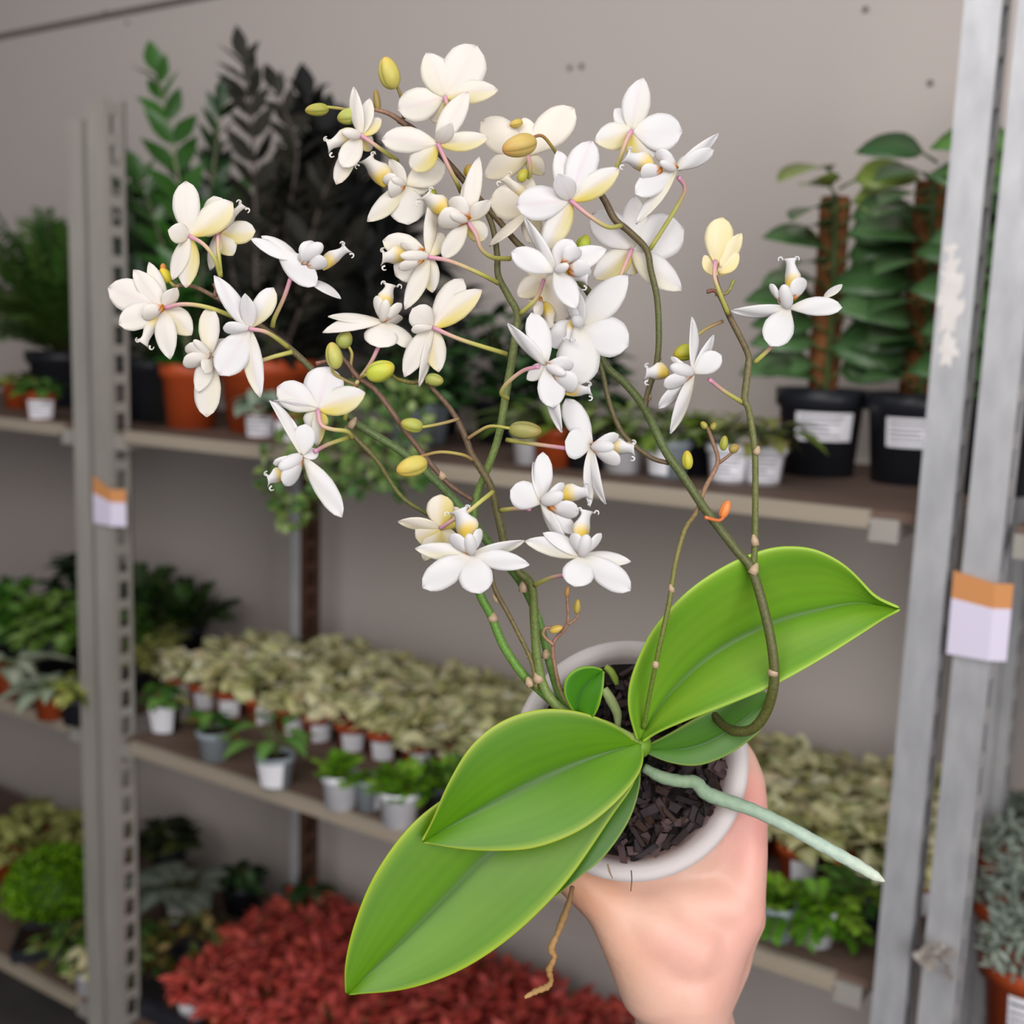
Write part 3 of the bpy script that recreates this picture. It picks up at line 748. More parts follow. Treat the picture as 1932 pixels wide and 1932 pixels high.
for vv in b.v: vv += np.array((-.36, .075, ZL))
obj('tray_body', b, MT['black'], t, smooth=False)
b = MB(); b.lathe([(.001, .024), (.05, .025), (.072, .022)], (1, 1, 1), n=4, center=(-.36, .075, ZL)); obj('soil', b, MT['soil'], t, smooth=False)
for k, (x, y, w) in enumerate([(-.215, .075, .11), (-.05, .20, .10), (-.12, .10, .09)]):
    lb = ['trailing green plant spilling over the shelf edge left of the double post', 'olive-brown plant behind the first red-leafed plants', 'trailing green and brown plant behind the left double post'][k]
    potted('trailing_plant', lb, 'houseplant', x, y, ZL, (.034, .028, .05, 'black'), mound(140 + k, 110, w, .085, .030, .020, [(96, 124, 50), (70, 104, 44), (128, 116, 62), (110, 132, 70)] if k != 1 else [(116, 104, 60), (84, 92, 44), (140, 118, 70)], None, .4, .3), None, 'trailing plants by the left post')
potted('veined_plant', 'pale cream plant at the bottom photo edge beside the left double post', 'houseplant', -.155, .035, ZL, (.030, .024, .05, 'white'), mound(0, 95, .040, .046, .030, .021, CREAM, (216, 208, 160)), None, None, s=1.1)
b = MB(); b.box((-.02, .035, ZL), (.115, .048, ZL + .035), (1, 1, 1)); b.box((-.02, .048, ZL), (.70, .052, ZL + .004), (1, 1, 1)); b.box((.115, .035, ZL), (.70, .048, ZL + .035), (1, 1, 1))
tag(obj('carry_tray', b, MT['black'], None, origin=(.3, .045, ZL), smooth=False), 'black carrying tray rim in front of the red-leafed plants', 'tray')

# right bay: silvery plants and the terracotta pot
zs = .742
x, y = HIT(1952, 1850, 2, zs + .055)[:2]
silver = [(150, 166, 156), (126, 146, 138), (176, 186, 172), (104, 124, 118)]
def silvery(seed):
    return mound(seed, 300, .056, .066, .020, .009, silver, (196, 206, 192), .1, 1.6)
for k, (u, v, zz, r) in enumerate([(1946, 1800, .105, .052), (1918, 1690, .11, .048), (1918, 1600, .115, .047), (1916, 1535, .12, .046)]):
    p = HIT(u, v, 2, zs + zz)
    lb = ['silvery needle-leafed plant in the front terracotta pot, right photo edge', 'silvery needle-leafed plant directly behind the front terracotta pot', 'pale silvery plant third in the row at the right photo edge', 'dark silvery plant last in the row at the right photo edge'][k]
    potted('silvery_succulent', lb, 'houseplant', p[0], p[1], zs, (r, r * .8, .1, 'terra'), silvery(150 + k), (.15, .72, .5, .1, 'paper', True) if k == 0 else None, 'silvery plants in a row at the right edge', s=r / .047)

# ---------------------------------------------------------------- the orchid
S0 = 0.56                                     # usual distance of the flowers from the camera
POTC = PX(1190, 1432, 0.620)
PAX = M3 @ nrm([0.0, -0.20, -0.98])           # the pot's opening looks at the viewer
POT_BASE = POTC - PAX * 0.112
orchid = thing('potted_orchid', 'white-flowered orchid in a translucent plastic pot held up by a hand', 'orchid', POT_BASE)

b = MB()
prof = [(.001, -.112), (.043, -.112), (.046, -.105), (.0545, -.014), (.0550, -.012), (.0618, -.011), (.0632, -.006), (.0628, -.001), (.0605, .0005), (.0560, -.0005), (.0542, -.004), (.0530, -.014), (.0450, -.104), (.001, -.106)]
b.lathe(prof, (1, 1, 1), n=72, center=POTC, axis=PAX)
o = obj('pot', b, MT['milky'], orchid); o['label'] = 'milky translucent plastic pot with a rolled rim'
b = MB(); b.lathe([(.001, -.018), (.02, -.019), (.04, -.018), (.0515, -.016), (.049, -.03)], lin((34, 24, 24)), n=30, center=POTC, axis=PAX)
ex = nrm(np.cross(PAX, [0.3, 0.9, 0.1])); ey = np.cross(PAX, ex)
g = np.random.default_rng(21)
for i in range(420):
    r = .0495 * math.sqrt(g.uniform(0, 1)); a = g.uniform(0, 6.283)
    c = POTC + ex * r * math.cos(a) + ey * r * math.sin(a) - PAX * g.uniform(.006, .016)
    A = nrm(g.normal(0, 1, 3) + 0 * PAX); A = nrm(A - PAX * (A @ PAX) * .7); B = nrm(np.cross(A, PAX) + g.normal(0, .25, 3)); C = np.cross(A, B)
    L = g.uniform(.0025, .0075); W = g.uniform(.0012, .0028)
    sh = lin(np.array([(44, 31, 32), (32, 22, 24), (84, 64, 66), (22, 15, 15), (58, 38, 30), (50, 40, 44)][g.integers(6)], float))
    q = g.uniform(.6, 1.1, 8)
    vs = [c + A * sx * L * q[k] + B * sy * W * q[(k + 3) % 8] + C * sz * W * .55 * q[(k + 5) % 8] for k, (sx, sy, sz) in enumerate([(-1, -1, -1), (1, -1, -1), (1, 1, -1), (-1, 1, -1), (-1, -1, 1), (1, -1, 1), (1, 1, 1), (-1, 1, 1)])]
    b.add(vs, [(0, 3, 2, 1), (4, 5, 6, 7), (0, 1, 5, 4), (1, 2, 6, 5), (2, 3, 7, 6), (3, 0, 4, 7)], sh)
tag(obj('bark_chips', b, MT['bark'], orchid, smooth=False), 'dark chunks of bark filling the pot', kind='stuff')

def resample(pts, n):
    p = crom(pts, 10); s = np.r_[0, np.cumsum(np.linalg.norm(np.diff(p, axis=0), axis=1))]
    s /= s[-1]; t = np.linspace(0, 1, n)
    return np.stack([np.interp(t, s, p[:, k]) for k in range(p.shape[1])], 1)

def orchid_leaf(name, left, mid, right, zfun, fold, crown, cols, label=None, n=40, m=25, thick=.0016):
    """left, mid, right: outline and midrib from base to tip; zfun(t) distance; fold: how far the midrib lies back (m)"""
    A, B, C = resample(left, n), resample(mid, n), resample(right, n)
    base, light, dark, edge = [lin(c) for c in cols]
    V = np.zeros((n, m, 3)); K = np.zeros((n, m, 3))
    for i in range(n):
        t = i / (n - 1); z0 = zfun(t); wf = math.sin(math.pi * min(max(t, .02), .98)) ** .5
        for j in range(m):
            s = -1 + 2 * j / (m - 1)
            s = math.copysign(abs(s) ** .9, s)
            uv = mix(B[i], A[i], -s) if s < 0 else mix(B[i], C[i], s)
            a = abs(s)
            dz = (-fold * a + crown * a * a) * wf
            V[i, j] = PX(uv[0], uv[1], z0 + dz)
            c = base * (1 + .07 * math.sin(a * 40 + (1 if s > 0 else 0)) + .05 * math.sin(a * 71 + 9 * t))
            c = mix(c, light, .55 * max(0, 1 - abs(a - .45) / .45) * (.5 if s < 0 else .8) * (1 - .5 * t))  # brighter lit half, strongest near the base, painted into the colour
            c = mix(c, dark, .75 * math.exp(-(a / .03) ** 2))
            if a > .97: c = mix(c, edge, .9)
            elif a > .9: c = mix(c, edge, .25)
            K[i, j] = c
    b = MB(); b.grid(V, K)
    o = obj(name, b, MT['leaf'], orchid, solid=thick)
    sub = o.modifiers.new('smooth', 'SUBSURF'); sub.levels = 1; sub.render_levels = 1
    if label: o['label'] = label
    return o
G1 = [(98, 146, 30), (150, 180, 60), (54, 92, 26), (166, 196, 70)]
G2 = [(80, 128, 10), (104, 150, 20), (46, 84, 20), (176, 190, 70)]
G3 = [(84, 130, 6), (112, 152, 18), (46, 86, 14), (168, 188, 50)]
G4 = [(66, 112, 30), (94, 140, 56), (46, 84, 28), (150, 170, 70)]
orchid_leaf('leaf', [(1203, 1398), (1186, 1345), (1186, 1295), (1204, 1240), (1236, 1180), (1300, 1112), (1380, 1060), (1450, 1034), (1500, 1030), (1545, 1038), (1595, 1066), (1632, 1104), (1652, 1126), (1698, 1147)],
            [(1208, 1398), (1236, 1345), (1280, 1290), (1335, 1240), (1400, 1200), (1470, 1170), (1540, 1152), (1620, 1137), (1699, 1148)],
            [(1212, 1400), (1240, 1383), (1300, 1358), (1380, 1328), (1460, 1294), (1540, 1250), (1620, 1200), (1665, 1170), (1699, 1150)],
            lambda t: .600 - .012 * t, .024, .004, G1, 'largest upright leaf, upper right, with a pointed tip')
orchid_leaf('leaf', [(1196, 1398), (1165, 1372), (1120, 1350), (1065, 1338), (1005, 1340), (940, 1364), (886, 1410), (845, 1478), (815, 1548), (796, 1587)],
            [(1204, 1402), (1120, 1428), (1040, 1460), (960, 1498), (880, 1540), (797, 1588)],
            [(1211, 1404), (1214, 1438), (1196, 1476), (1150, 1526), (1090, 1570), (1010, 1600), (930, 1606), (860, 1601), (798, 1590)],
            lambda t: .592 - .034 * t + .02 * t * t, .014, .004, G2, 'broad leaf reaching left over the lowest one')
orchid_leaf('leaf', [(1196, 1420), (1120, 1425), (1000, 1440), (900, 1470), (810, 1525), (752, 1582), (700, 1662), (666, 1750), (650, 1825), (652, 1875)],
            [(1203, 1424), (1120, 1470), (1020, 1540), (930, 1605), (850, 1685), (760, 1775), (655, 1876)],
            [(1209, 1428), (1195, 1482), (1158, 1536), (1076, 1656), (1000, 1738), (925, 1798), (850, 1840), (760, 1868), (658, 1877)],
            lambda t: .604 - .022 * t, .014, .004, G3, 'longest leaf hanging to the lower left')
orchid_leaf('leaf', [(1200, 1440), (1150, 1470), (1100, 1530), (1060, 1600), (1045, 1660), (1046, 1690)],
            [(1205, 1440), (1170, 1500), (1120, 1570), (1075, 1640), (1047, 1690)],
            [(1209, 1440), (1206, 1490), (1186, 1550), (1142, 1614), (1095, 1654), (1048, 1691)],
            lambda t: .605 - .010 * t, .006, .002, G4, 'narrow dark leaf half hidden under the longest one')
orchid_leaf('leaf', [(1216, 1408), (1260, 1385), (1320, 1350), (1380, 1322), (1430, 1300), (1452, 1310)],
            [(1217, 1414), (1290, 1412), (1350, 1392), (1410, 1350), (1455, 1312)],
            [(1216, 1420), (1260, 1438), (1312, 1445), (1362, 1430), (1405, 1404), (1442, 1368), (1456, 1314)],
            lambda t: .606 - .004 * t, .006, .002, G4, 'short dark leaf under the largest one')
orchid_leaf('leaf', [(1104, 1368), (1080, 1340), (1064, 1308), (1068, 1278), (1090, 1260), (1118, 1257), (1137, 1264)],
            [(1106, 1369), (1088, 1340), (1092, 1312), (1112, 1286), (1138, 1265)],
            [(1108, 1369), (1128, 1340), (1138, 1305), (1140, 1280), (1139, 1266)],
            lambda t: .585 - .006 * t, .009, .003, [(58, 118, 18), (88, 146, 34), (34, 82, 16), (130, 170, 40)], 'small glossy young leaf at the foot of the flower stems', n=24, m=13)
b = MB()
b.tube(np.array([PX(u, v, z) for u, v, z in crom([(1198, 1400, .600), (1172, 1385, .597), (1140, 1368, .592), (1108, 1362, .588)], 6)]), np.linspace(13, 8, 19) * .6 / FPX, lin((150, 172, 96)), n=10)
b.blob(PX(1207, 1404, .606), [M3 @ np.array([.006, 0, 0]), M3 @ np.array([0, .007, 0]), M3 @ np.array([0, 0, .010])], lin((110, 150, 40)))
obj('crown', b, MT['pedicel'], orchid)

def px_tube(pts, w, z0, z1, cols, n=8, per=7, mat='stem', name='flower_stem', parent=None, wob=0.0):
    """tube from sight-line points; w: width or list; distance runs from z0 to z1; cols: colour stops along it"""
    p = np.array(pts, float)
    if p.shape[1] == 2:
        s = np.r_[0, np.cumsum(np.linalg.norm(np.diff(p, axis=0), axis=1))]; s /= s[-1]
        p = np.c_[p, z0 + (z1 - z0) * s]
    q = crom(p, per); k = len(q); t = np.linspace(0, 1, k)
    w = np.interp(t, np.linspace(0, 1, len(np.atleast_1d(w))), np.atleast_1d(w))
    if wob: w = w * (1 + wob * np.sin(np.arange(k) * 1.7) * RNG.uniform(.5, 1, k))
    W = np.array([PX(*r) for r in q])
    cols = np.array([lin(c) for c in cols]); ts = np.linspace(0, 1, len(cols))
    C = np.stack([np.interp(t, ts, cols[:, j]) for j in range(3)], 1)
    b = MB(); b.tube(W, w / 2 * q[:, 2] / FPX, C, n=n)
    return obj(name, b, MT[mat], parent or orchid)

# roots
o = px_tube([(1214, 1448), (1248, 1466), (1285, 1474), (1312, 1476), (1332, 1496), (1368, 1510), (1420, 1528), (1480, 1556), (1545, 1592), (1610, 1628), (1650, 1652), (1669, 1663)],
            [17, 24, 24, 25, 28, 28, 25, 24, 25, 24, 20, 4], .606, .596, [(140, 160, 130), (134, 156, 128), (150, 172, 150), (186, 204, 190), (222, 228, 210)], n=14, mat='root', name='aerial_root', wob=.05)
o['label'] = 'thick silvery green aerial root running over the rim to the right'
o = px_tube([(1080, 1672), (1074, 1700), (1060, 1740), (1050, 1765), (1040, 1790), (1046, 1806), (1036, 1830), (1040, 1850), (1032, 1862), (1012, 1870), (990, 1882)], [8, 11, 15, 10, 15, 10, 14, 9, 13, 12, 7], .612, .606,
            [(120, 92, 60), (176, 136, 88), (150, 112, 66), (186, 146, 96)], n=9, mat='root', name='aerial_root', wob=.16)
o['label'] = 'thin dry brown root dangling below the pot'
o = px_tube([(1140, 1300), (1152, 1320), (1164, 1345), (1166, 1372)], [16, 20, 18, 10], .618, .612, [(176, 190, 130), (150, 164, 110)], n=10, mat='root', name='aerial_root'); o['label'] = 'stubby pale root beside the young leaf'
o = px_tube([(1142, 1258), (1152, 1266), (1160, 1280), (1164, 1292)], [12, 14, 14, 8], .622, .620, [(150, 170, 70), (130, 150, 60)], n=8, mat='root', name='aerial_root'); o['label'] = 'short green root tip at the upper rim'
o = px_tube([(1191, 1642), (1192, 1660), (1190, 1682)], [2.5, 2.2, 1.5], .598, .597, [(70, 50, 40)], n=5, mat='root', name='root_hair')
o = px_tube([(1146, 1630), (1150, 1645), (1156, 1658)], [4, 4, 2], .600, .598, [(150, 120, 96)], n=5, mat='root', name='root_hair')

OLIVE = [(104, 116, 58), (106, 104, 60)]; BROWN = [(108, 88, 64), (104, 80, 66)]; GREEN = [(92, 140, 46), (96, 132, 60)]
stems = {}
def stem(key, pts, w, z0, z1, cols, label=None):
    stems[key] = o = px_tube(pts, w, z0, z1, cols, n=10, per=8)
    if label: o['label'] = label
    return o
stem('S1', [(1110, 1362), (1060, 1340), (1028, 1300), (1014, 1245), (1008, 1170), (1003, 1105), (978, 1078), (955, 1040), (946, 1000), (938, 965), (926, 918), (908, 886), (890, 858), (880, 830), (865, 797), (847, 768), (818, 735), (800, 714)],
     [20, 19, 18, 17, 16, 16, 15, 14, 12, 10, 8], .588, .560, [(134, 160, 90), (104, 118, 58), (104, 100, 62), (104, 84, 64), (116, 88, 72)])
stem('S2', [(1058, 1338), (1022, 1305), (985, 1270), (950, 1218), (926, 1160), (905, 1118), (895, 1050), (893, 985), (900, 935), (922, 878), (942, 818), (955, 740), (966, 680), (972, 635), (976, 592), (958, 556), (940, 520), (938, 480), (930, 430), (914, 390)],
     [18, 17, 17, 16, 15, 15, 16, 15, 14, 12, 11], .592, .566, [(112, 156, 62), (104, 148, 62), (112, 130, 66), (112, 118, 72), (108, 96, 66)])
stem('S3', [(1090, 1352), (1058, 1315), (1038, 1255), (1018, 1175), (985, 1102), (930, 1034), (870, 958), (830, 915), (765, 857), (690, 810), (662, 790), (630, 750), (594, 703), (545, 656), (500, 622), (450, 586), (405, 560), (366, 541), (335, 538)],
     [15, 15, 16, 16, 15, 15, 14, 13, 11, 9, 8], .594, .570, [(112, 150, 66), (106, 146, 70), (106, 132, 80), (104, 114, 74), (122, 98, 74), (128, 100, 84)])
stem('S4', [(1338, 1330, .604), (1358, 1362, .597), (1385, 1379, .588), (1420, 1375, .582), (1446, 1342, .577), (1460, 1290, .571), (1458, 1232, .569), (1444, 1160, .570), (1418, 1074, .572), (1388, 1036, .573), (1330, 960, 0.5750), (1290, 900, 0.5741), (1255, 850, 0.5733), (1216, 770, 0.5724), (1180, 724, 0.5715), (1140, 686, 0.5707), (1122, 625, 0.5698), (1119, 570, 0.5689), (1096, 534, 0.5681), (1042, 496, 0.5672), (985, 467, 0.5663), (940, 415, 0.5655), (898, 368, 0.5646), (850, 312, 0.5637), (790, 252, 0.5629), (752, 226, 0.5620)],
     [13, 20, 20, 19, 18, 17, 16, 15, 15, 13, 12, 12, 12], .602, .562, [(70, 70, 30), (94, 96, 46), (100, 102, 64), (98, 112, 66), (100, 108, 64), (106, 88, 62), (110, 84, 68)])
stem('S5', [(1420, 1072), (1424, 1030), (1425, 930), (1424, 850), (1413, 775), (1405, 752), (1412, 690), (1409, 662), (1376, 596), (1358, 552), (1349, 520)], [13, 12, 12, 12, 12, 14, 12, 12, 10, 8], .574, .556, [(110, 118, 60), (116, 120, 70), (118, 106, 78), (112, 84, 66)])
stem('S6', [(1216, 770), (1224, 735), (1238, 690), (1243, 640), (1240, 565), (1228, 510), (1219, 470), (1186, 436), (1160, 414), (1142, 380), (1122, 348)], [12, 11, 12, 12, 13, 14, 12], .572, .556, [(112, 96, 74), (102, 108, 66), (104, 92, 64), (110, 88, 72)])
stem('S7', [(1262, 874), (1226, 862), (1178, 822), (1152, 768), (1137, 705), (1130, 682)], [9, 10, 10, 10, 10], .576, .570, [(104, 84, 66), (108, 96, 66), (106, 108, 70)])
stem('S8', [(1214, 1374, .594), (1224, 1320, .584), (1240, 1240, .573), (1262, 1140, .569), (1274, 1065, .570), (1292, 1000, .574), (1314, 966, .578), (1330, 922, .580), (1354, 872, .583), (1344, 832, .583), (1334, 806, .583)], [9, 9, 10, 9, 9, 9, 8, 7], .592, .584, [(110, 140, 50), (116, 124, 56), (136, 124, 72), (158, 120, 100), (140, 110, 84)])
stem('S9', [(1092, 1350), (1062, 1312), (1048, 1262), (1044, 1214), (1070, 1178), (1070, 1122)], [9, 8, 8, 7, 6], .586, .578, [(140, 150, 90), (150, 116, 92), (156, 116, 100), (160, 120, 100)])
stem('S10', [(1012, 1300), (1002, 1246), (962, 1164), (934, 1112), (918, 1062), (862, 1002), (800, 966), (755, 934), (712, 870), (672, 828), (650, 806)], [9, 9, 9, 8, 8, 9, 10, 9], .584, .564, [(120, 116, 66), (124, 104, 74), (104, 108, 54), (110, 90, 66)])
stem('S11', [(892, 944), (850, 916), (820, 884), (770, 820), (712, 740), (676, 712), (655, 686), (640, 668)], [9, 10, 11, 11, 10, 8], .572, .560, [(110, 84, 70), (120, 92, 76), (124, 92, 80)])
stem('S12', [(1392, 560), (1378, 575), (1368, 590)], [6, 5], .556, .557, [(112, 84, 66)]) if False else None
# twigs without flowers
px_tube([(1376, 598), (1352, 552), (1334, 550)], [8, 6, 9], .557, .556, [(120, 90, 70), (150, 100, 84)], name='twig')
px_tube([(1349, 556), (1372, 552), (1385, 528)], [6, 7, 6], .557, .554, [(150, 116, 100), (150, 160, 70)], name='twig')
px_tube([(770, 238), (735, 215), (704, 206)], [12, 9, 7], .562, .558, [(110, 84, 68), (170, 130, 110)], name='twig')
px_tube([(800, 716), (780, 722), (750, 715), (738, 705)], [9, 8, 7, 4], .560, .562, [(110, 84, 66), (150, 150, 60)], name='twig')
px_tube([(405, 560), (408, 545), (402, 535)], [9, 8, 5], .571, .569, [(128, 100, 84), (150, 110, 96)], name='twig')
px_tube([(640, 672), (622, 680), (596, 686)], [7, 6, 8], .560, .558, [(128, 92, 80), (150, 100, 84)], name='twig')
px_tube([(1356, 874), (1372, 862), (1384, 852)], [7, 6, 5], .584, .583, [(150, 116, 92)], name='twig')
px_tube([(1072, 1178), (1086, 1168), (1092, 1156)], [6, 5, 5], .579, .578, [(160, 124, 100)], name='twig')
px_tube([(1044, 1216), (1026, 1200), (1028, 1186), (1040, 1184)], [7, 6, 6, 5], .580, .577, [(170, 130, 108)], name='twig')

# pale bracts at the nodes
def bract(key, u, v, du, dv, w, L, z):
    a = np.array([u, v], float); d = nrm([du, dv])
    b = MB(); pts = [PX(*(a - d * L * .25), z), PX(*(a + d * L * .1), z - .0003), PX(*(a + d * L * .5), z - .0008)]
    b.tube(pts, np.array([w * .545, w * .53, w * .16]) * z / FPX, lin((184, 158, 130)), n=10)
    o = obj('bract', b, MT['pedicel'], stems[key]); o['label'] = 'pale papery bract around the stem node'
for a in [('S4', 1422, 1076, .5, -1, 17, 30, .571), ('S4', 1459, 1268, .1, -1, 20, 24, .570), ('S5', 1424, 1022, -.2, -1, 14, 28, .571), ('S5', 1428, 852, .3, -1, 13, 22, .566), ('S6', 1241, 674, -.1, -1, 13, 26, .570), ('S6', 1223, 748, .2, -1, 13, 26, .572),
          ('S1', 1016, 1280, -.4, -1, 20, 26, .583), ('S2', 930, 1166, .1, -1, 18, 22, .586), ('S3', 988, 1108, .1, -1, 17, 34, .580), ('S3', 1030, 1236, 0, -1, 15, 22, .588), ('S2', 1000, 1288, -.5, -1, 17, 24, .586),
          ('S11', 834, 898, -.5, -.7, 14, 24, .570), ('S10', 936, 1130, -.5, -.8, 12, 22, .580), ('S10', 998, 1236, -.4, -.9, 12, 20, .583), ('S8', 1237, 1254, .2, -1, 12, 22, .574), ('S8', 1267, 1112, -.2, -1, 11, 20, .569), ('S3', 664, 800, .6, -1, 13, 30, .572), ('S7', 1190, 842, -.5, -.7, 11, 20, .573)]:
    bract(*a)

# ---------------------------------------------------------------- flowers
PW = (np.array([0, .08, .2, .35, .5, .62, .75, .86, .94, 1]), np.array([.14, .28, .58, .86, 1., 1., .92, .72, .47, .05]))
PN = (np.array([0, .08, .2, .35, .5, .62, .75, .86, .94, 1]), np.array([.20, .42, .74, .94, 1., .94, .78, .54, .32, .05]))
LOBE = (np.array([0, .15, .35, .6, .8, .93, 1]), np.array([.35, .5, .78, 1., .92, .6, .1]))
gF = np.random.default_rng(5)

def blade(mb, c, tip, z, dz, wvis, tint, yel=0.0, sgn=1, prof=PN, act=None, bow=.08, cup=.14, n=13, m=9, vein=0.0, spot=0.0, curve=0.0):
    a = np.array([c[0], c[1], 0.0]); e = np.array([tip[0], tip[1], dz])
    d = e - a; L = np.linalg.norm(d); ax = d / L
    l2 = math.hypot(d[0], d[1]) + 1e-6
    pr = np.array([-d[1], d[0], 0]) / l2
    if pr[1] < 0: pr = -pr                      # + side is the lower side
    aw = max(wvis, act if act else 34.0)
    wd = math.sqrt(max(aw * aw - wvis * wvis, 0.0)) * sgn
    Wv = pr * wvis + np.array([0, 0, wd]); Wv -= ax * (Wv @ ax)
    Wl = np.linalg.norm(Wv); wn = Wv / Wl
    N = np.cross(ax, wn)
    if N[2] > 0: N = -N                         # towards the viewer
    V = np.zeros((n, m, 3)); K = np.zeros((n, m, 3))
    white = lin(tint); yellow = lin((228, 210, 88)); pink = lin((222, 170, 196)); orange = lin((222, 140, 10)); brown = lin((130, 60, 20))
    for i in range(n):
        t = i / (n - 1); w = np.interp(t, *prof)
        cc = a + ax * L * t + N * bow * L * (4 * t * (1 - t)) + pr * curve * L * (4 * t * (1 - t))
        for j in range(m):
            s = -1 + 2 * j / (m - 1)
            p = cc + wn * Wl / 2 * w * s - N * cup * Wl * (s * s) * w * .5 + N * .012 * L * math.sin(5 * t + 3 * s)
            V[i, j] = PX(p[0], p[1], z + p[2] * z / FPX)
            y = 1.3 * yel * (min(max((s + .2) * 1.7, 0), 1) * .85 + .25 * (1 - t)) * (1 - .5 * t)
            col = mix(white, yellow, min(max(y, 0), .9))
            col = mix(col, yellow, .16 * max(0, 1 - t * 3))
            col = mix(col, pink, vein * .55 * math.exp(-(s / .13) ** 2) * max(0, 1 - .9 * t) ** .7); col = mix(col, pink, vein * .5 * max(0, t - .9) / .1)
            if spot:
                k = spot * max(0, 1 - t / .34); col = mix(col, orange, min(1, k * 1.5))
                if k > .12 and (int(i * 3 + j * 5) % 4 == 0): col = mix(col, brown, .65)
            K[i, j] = col
    mb.grid(V, K)

W_ = (234, 232, 234); C_ = (236, 231, 226); D_ = (240, 233, 224)  # creamier tints put the backlit look of petals into their colour
def flower(c, z, tepals, lip=None, lobes=(), col=None, ped=None, tint=W_, pz=None, sp=1.0, vein=0.0, curl=None, ltint=None):
    """tepals: (u, v, w[, yel[, dz[, base]]])"""
    z = z
    f = empty('flower', PX(c[0], c[1], z), orchid)
    order = sorted(range(len(tepals)), key=lambda i: -tepals[i][2])
    wide = set(order[:2])
    for i, tp in enumerate(tepals):
        u, v, w = tp[:3]; yel = tp[3] if len(tp) > 3 and tp[3] is not None else 0.0
        base = tp[5] if len(tp) > 5 else c
        l2 = math.hypot(u - base[0], v - base[1])
        L0 = 92.0
        if len(tp) > 4 and tp[4] is not None: dz = tp[4]
        else:
            dz = math.sqrt(max(L0 * L0 - l2 * l2, 0)) * .55 * (1 if gF.uniform() < .6 else -1)
        sg = 1 if gF.uniform() < .5 else -1
        b = MB(); blade(b, base, (u, v), z, dz, w, tint, yel, sg, PW if i in wide else PN, None, gF.uniform(.02, .08), gF.uniform(.08, .2), vein=vein * gF.uniform(.6, 1.2), curve=gF.uniform(-.03, .03))
        obj('petal' if i in wide else 'sepal', b, MT['petal'], f, solid=.00045)
    if lip or lobes:
        b = MB(); lt = ltint or tint
        if lip:
            u, v, w = lip[:3]; base = lip[3] if len(lip) > 3 else c; dz = lip[4] if len(lip) > 4 else -14
            prof = (np.array([0, .15, .3, .5, .7, .85, .95, 1]), np.array([.35, .75, .95, .92, .62, .5, .62, .95]))
            blade(b, base, (u, v), z, dz, w, lt, 0, 1, prof, w * 1.15, -.06, .55, spot=0)
            # yellow throat
            k = b.c[-1].reshape(13, 9, 3); yv = lin((240, 208, 30))
            for i in range(13):
                q = max(0, min(1, 1 - (i / 12 - .30) / .30)); qq = (q * .9 * (1 - .55 * np.abs(np.linspace(-1, 1, 9)) ** 2))[:, None]; k[i] = k[i] * (1 - qq) + yv * qq
            b.c[-1] = k.reshape(-1, 3)
            d = nrm(np.array([u - base[0], v - base[1]])); pr = np.array([-d[1], d[0]])
            for sg in (-1, 1):                   # two curled tendrils at the lip's end
                o0 = np.array([u, v]) + pr * sg * w * .36
                pts = [o0 - d * 3, o0 + pr * sg * 2 + d * 1.5, o0 + pr * sg * 4.5 + d * 2, o0 + pr * sg * 7 + d * .8, o0 + pr * sg * 8 - d * 2, o0 + pr * sg * 7.5 - d * 4.5]
                W3 = np.array([PX(p[0], p[1], z + (dz - 2 * k_) * z / FPX) for k_, p in enumerate(pts)])
                b.tube(crom(W3, 4), np.linspace(1.2, .25, 21) * z / FPX, lin(lt), n=6)
        for lo in lobes:
            u, v, w = lo[:3]; base = lo[3] if len(lo) > 3 else c
            blade(b, base, (u, v), z - .003, (lo[4] if len(lo) > 4 else -10), w, lt, 0, 1, LOBE, w * 1.3, .10, .35, spot=sp)
        obj('lip', b, MT['petal'], f, solid=.0004)
    if col:
        u, v, w = col[:3]; a = np.array(PX(c[0], c[1], z - .002)); e = PX(u, v, z - .008)
        b = MB(); ax = (e - a) / 2; s1 = nrm(np.cross(ax, M3[:, 2])); s2 = nrm(np.cross(ax, s1)); r = w / 2 * z / FPX
        b.blob((a + e) / 2, [ax * 1.05, s1 * r, s2 * r * .9], lin(ltint or tint), 10, 12)
        obj('column', b, MT['petal'], f)
    if ped:
        front = math.hypot(ped[0][0] - c[0], ped[0][1] - c[1]) < 7
        pts = ped if len(ped[0]) == 3 else [(p[0], p[1], z + .001 + ((pz or .566) - z) * i / (len(ped) - 1) - (.009 * math.sin(math.pi * (i + .45) / (len(ped) - .1)) if front else 0)) for i, p in enumerate(ped)]
        o = px_tube(pts, [8.5, 8, 8.5, 9.5], 0, 0, [(206, 140, 174), (206, 166, 150), (184, 180, 96), (160, 156, 74)], n=8, per=6, mat='pedicel', name='pedicel', parent=f)
        o['label'] = 'flower stalk, pink at the flower and yellow-green at the stem'
    return f

Y = .55
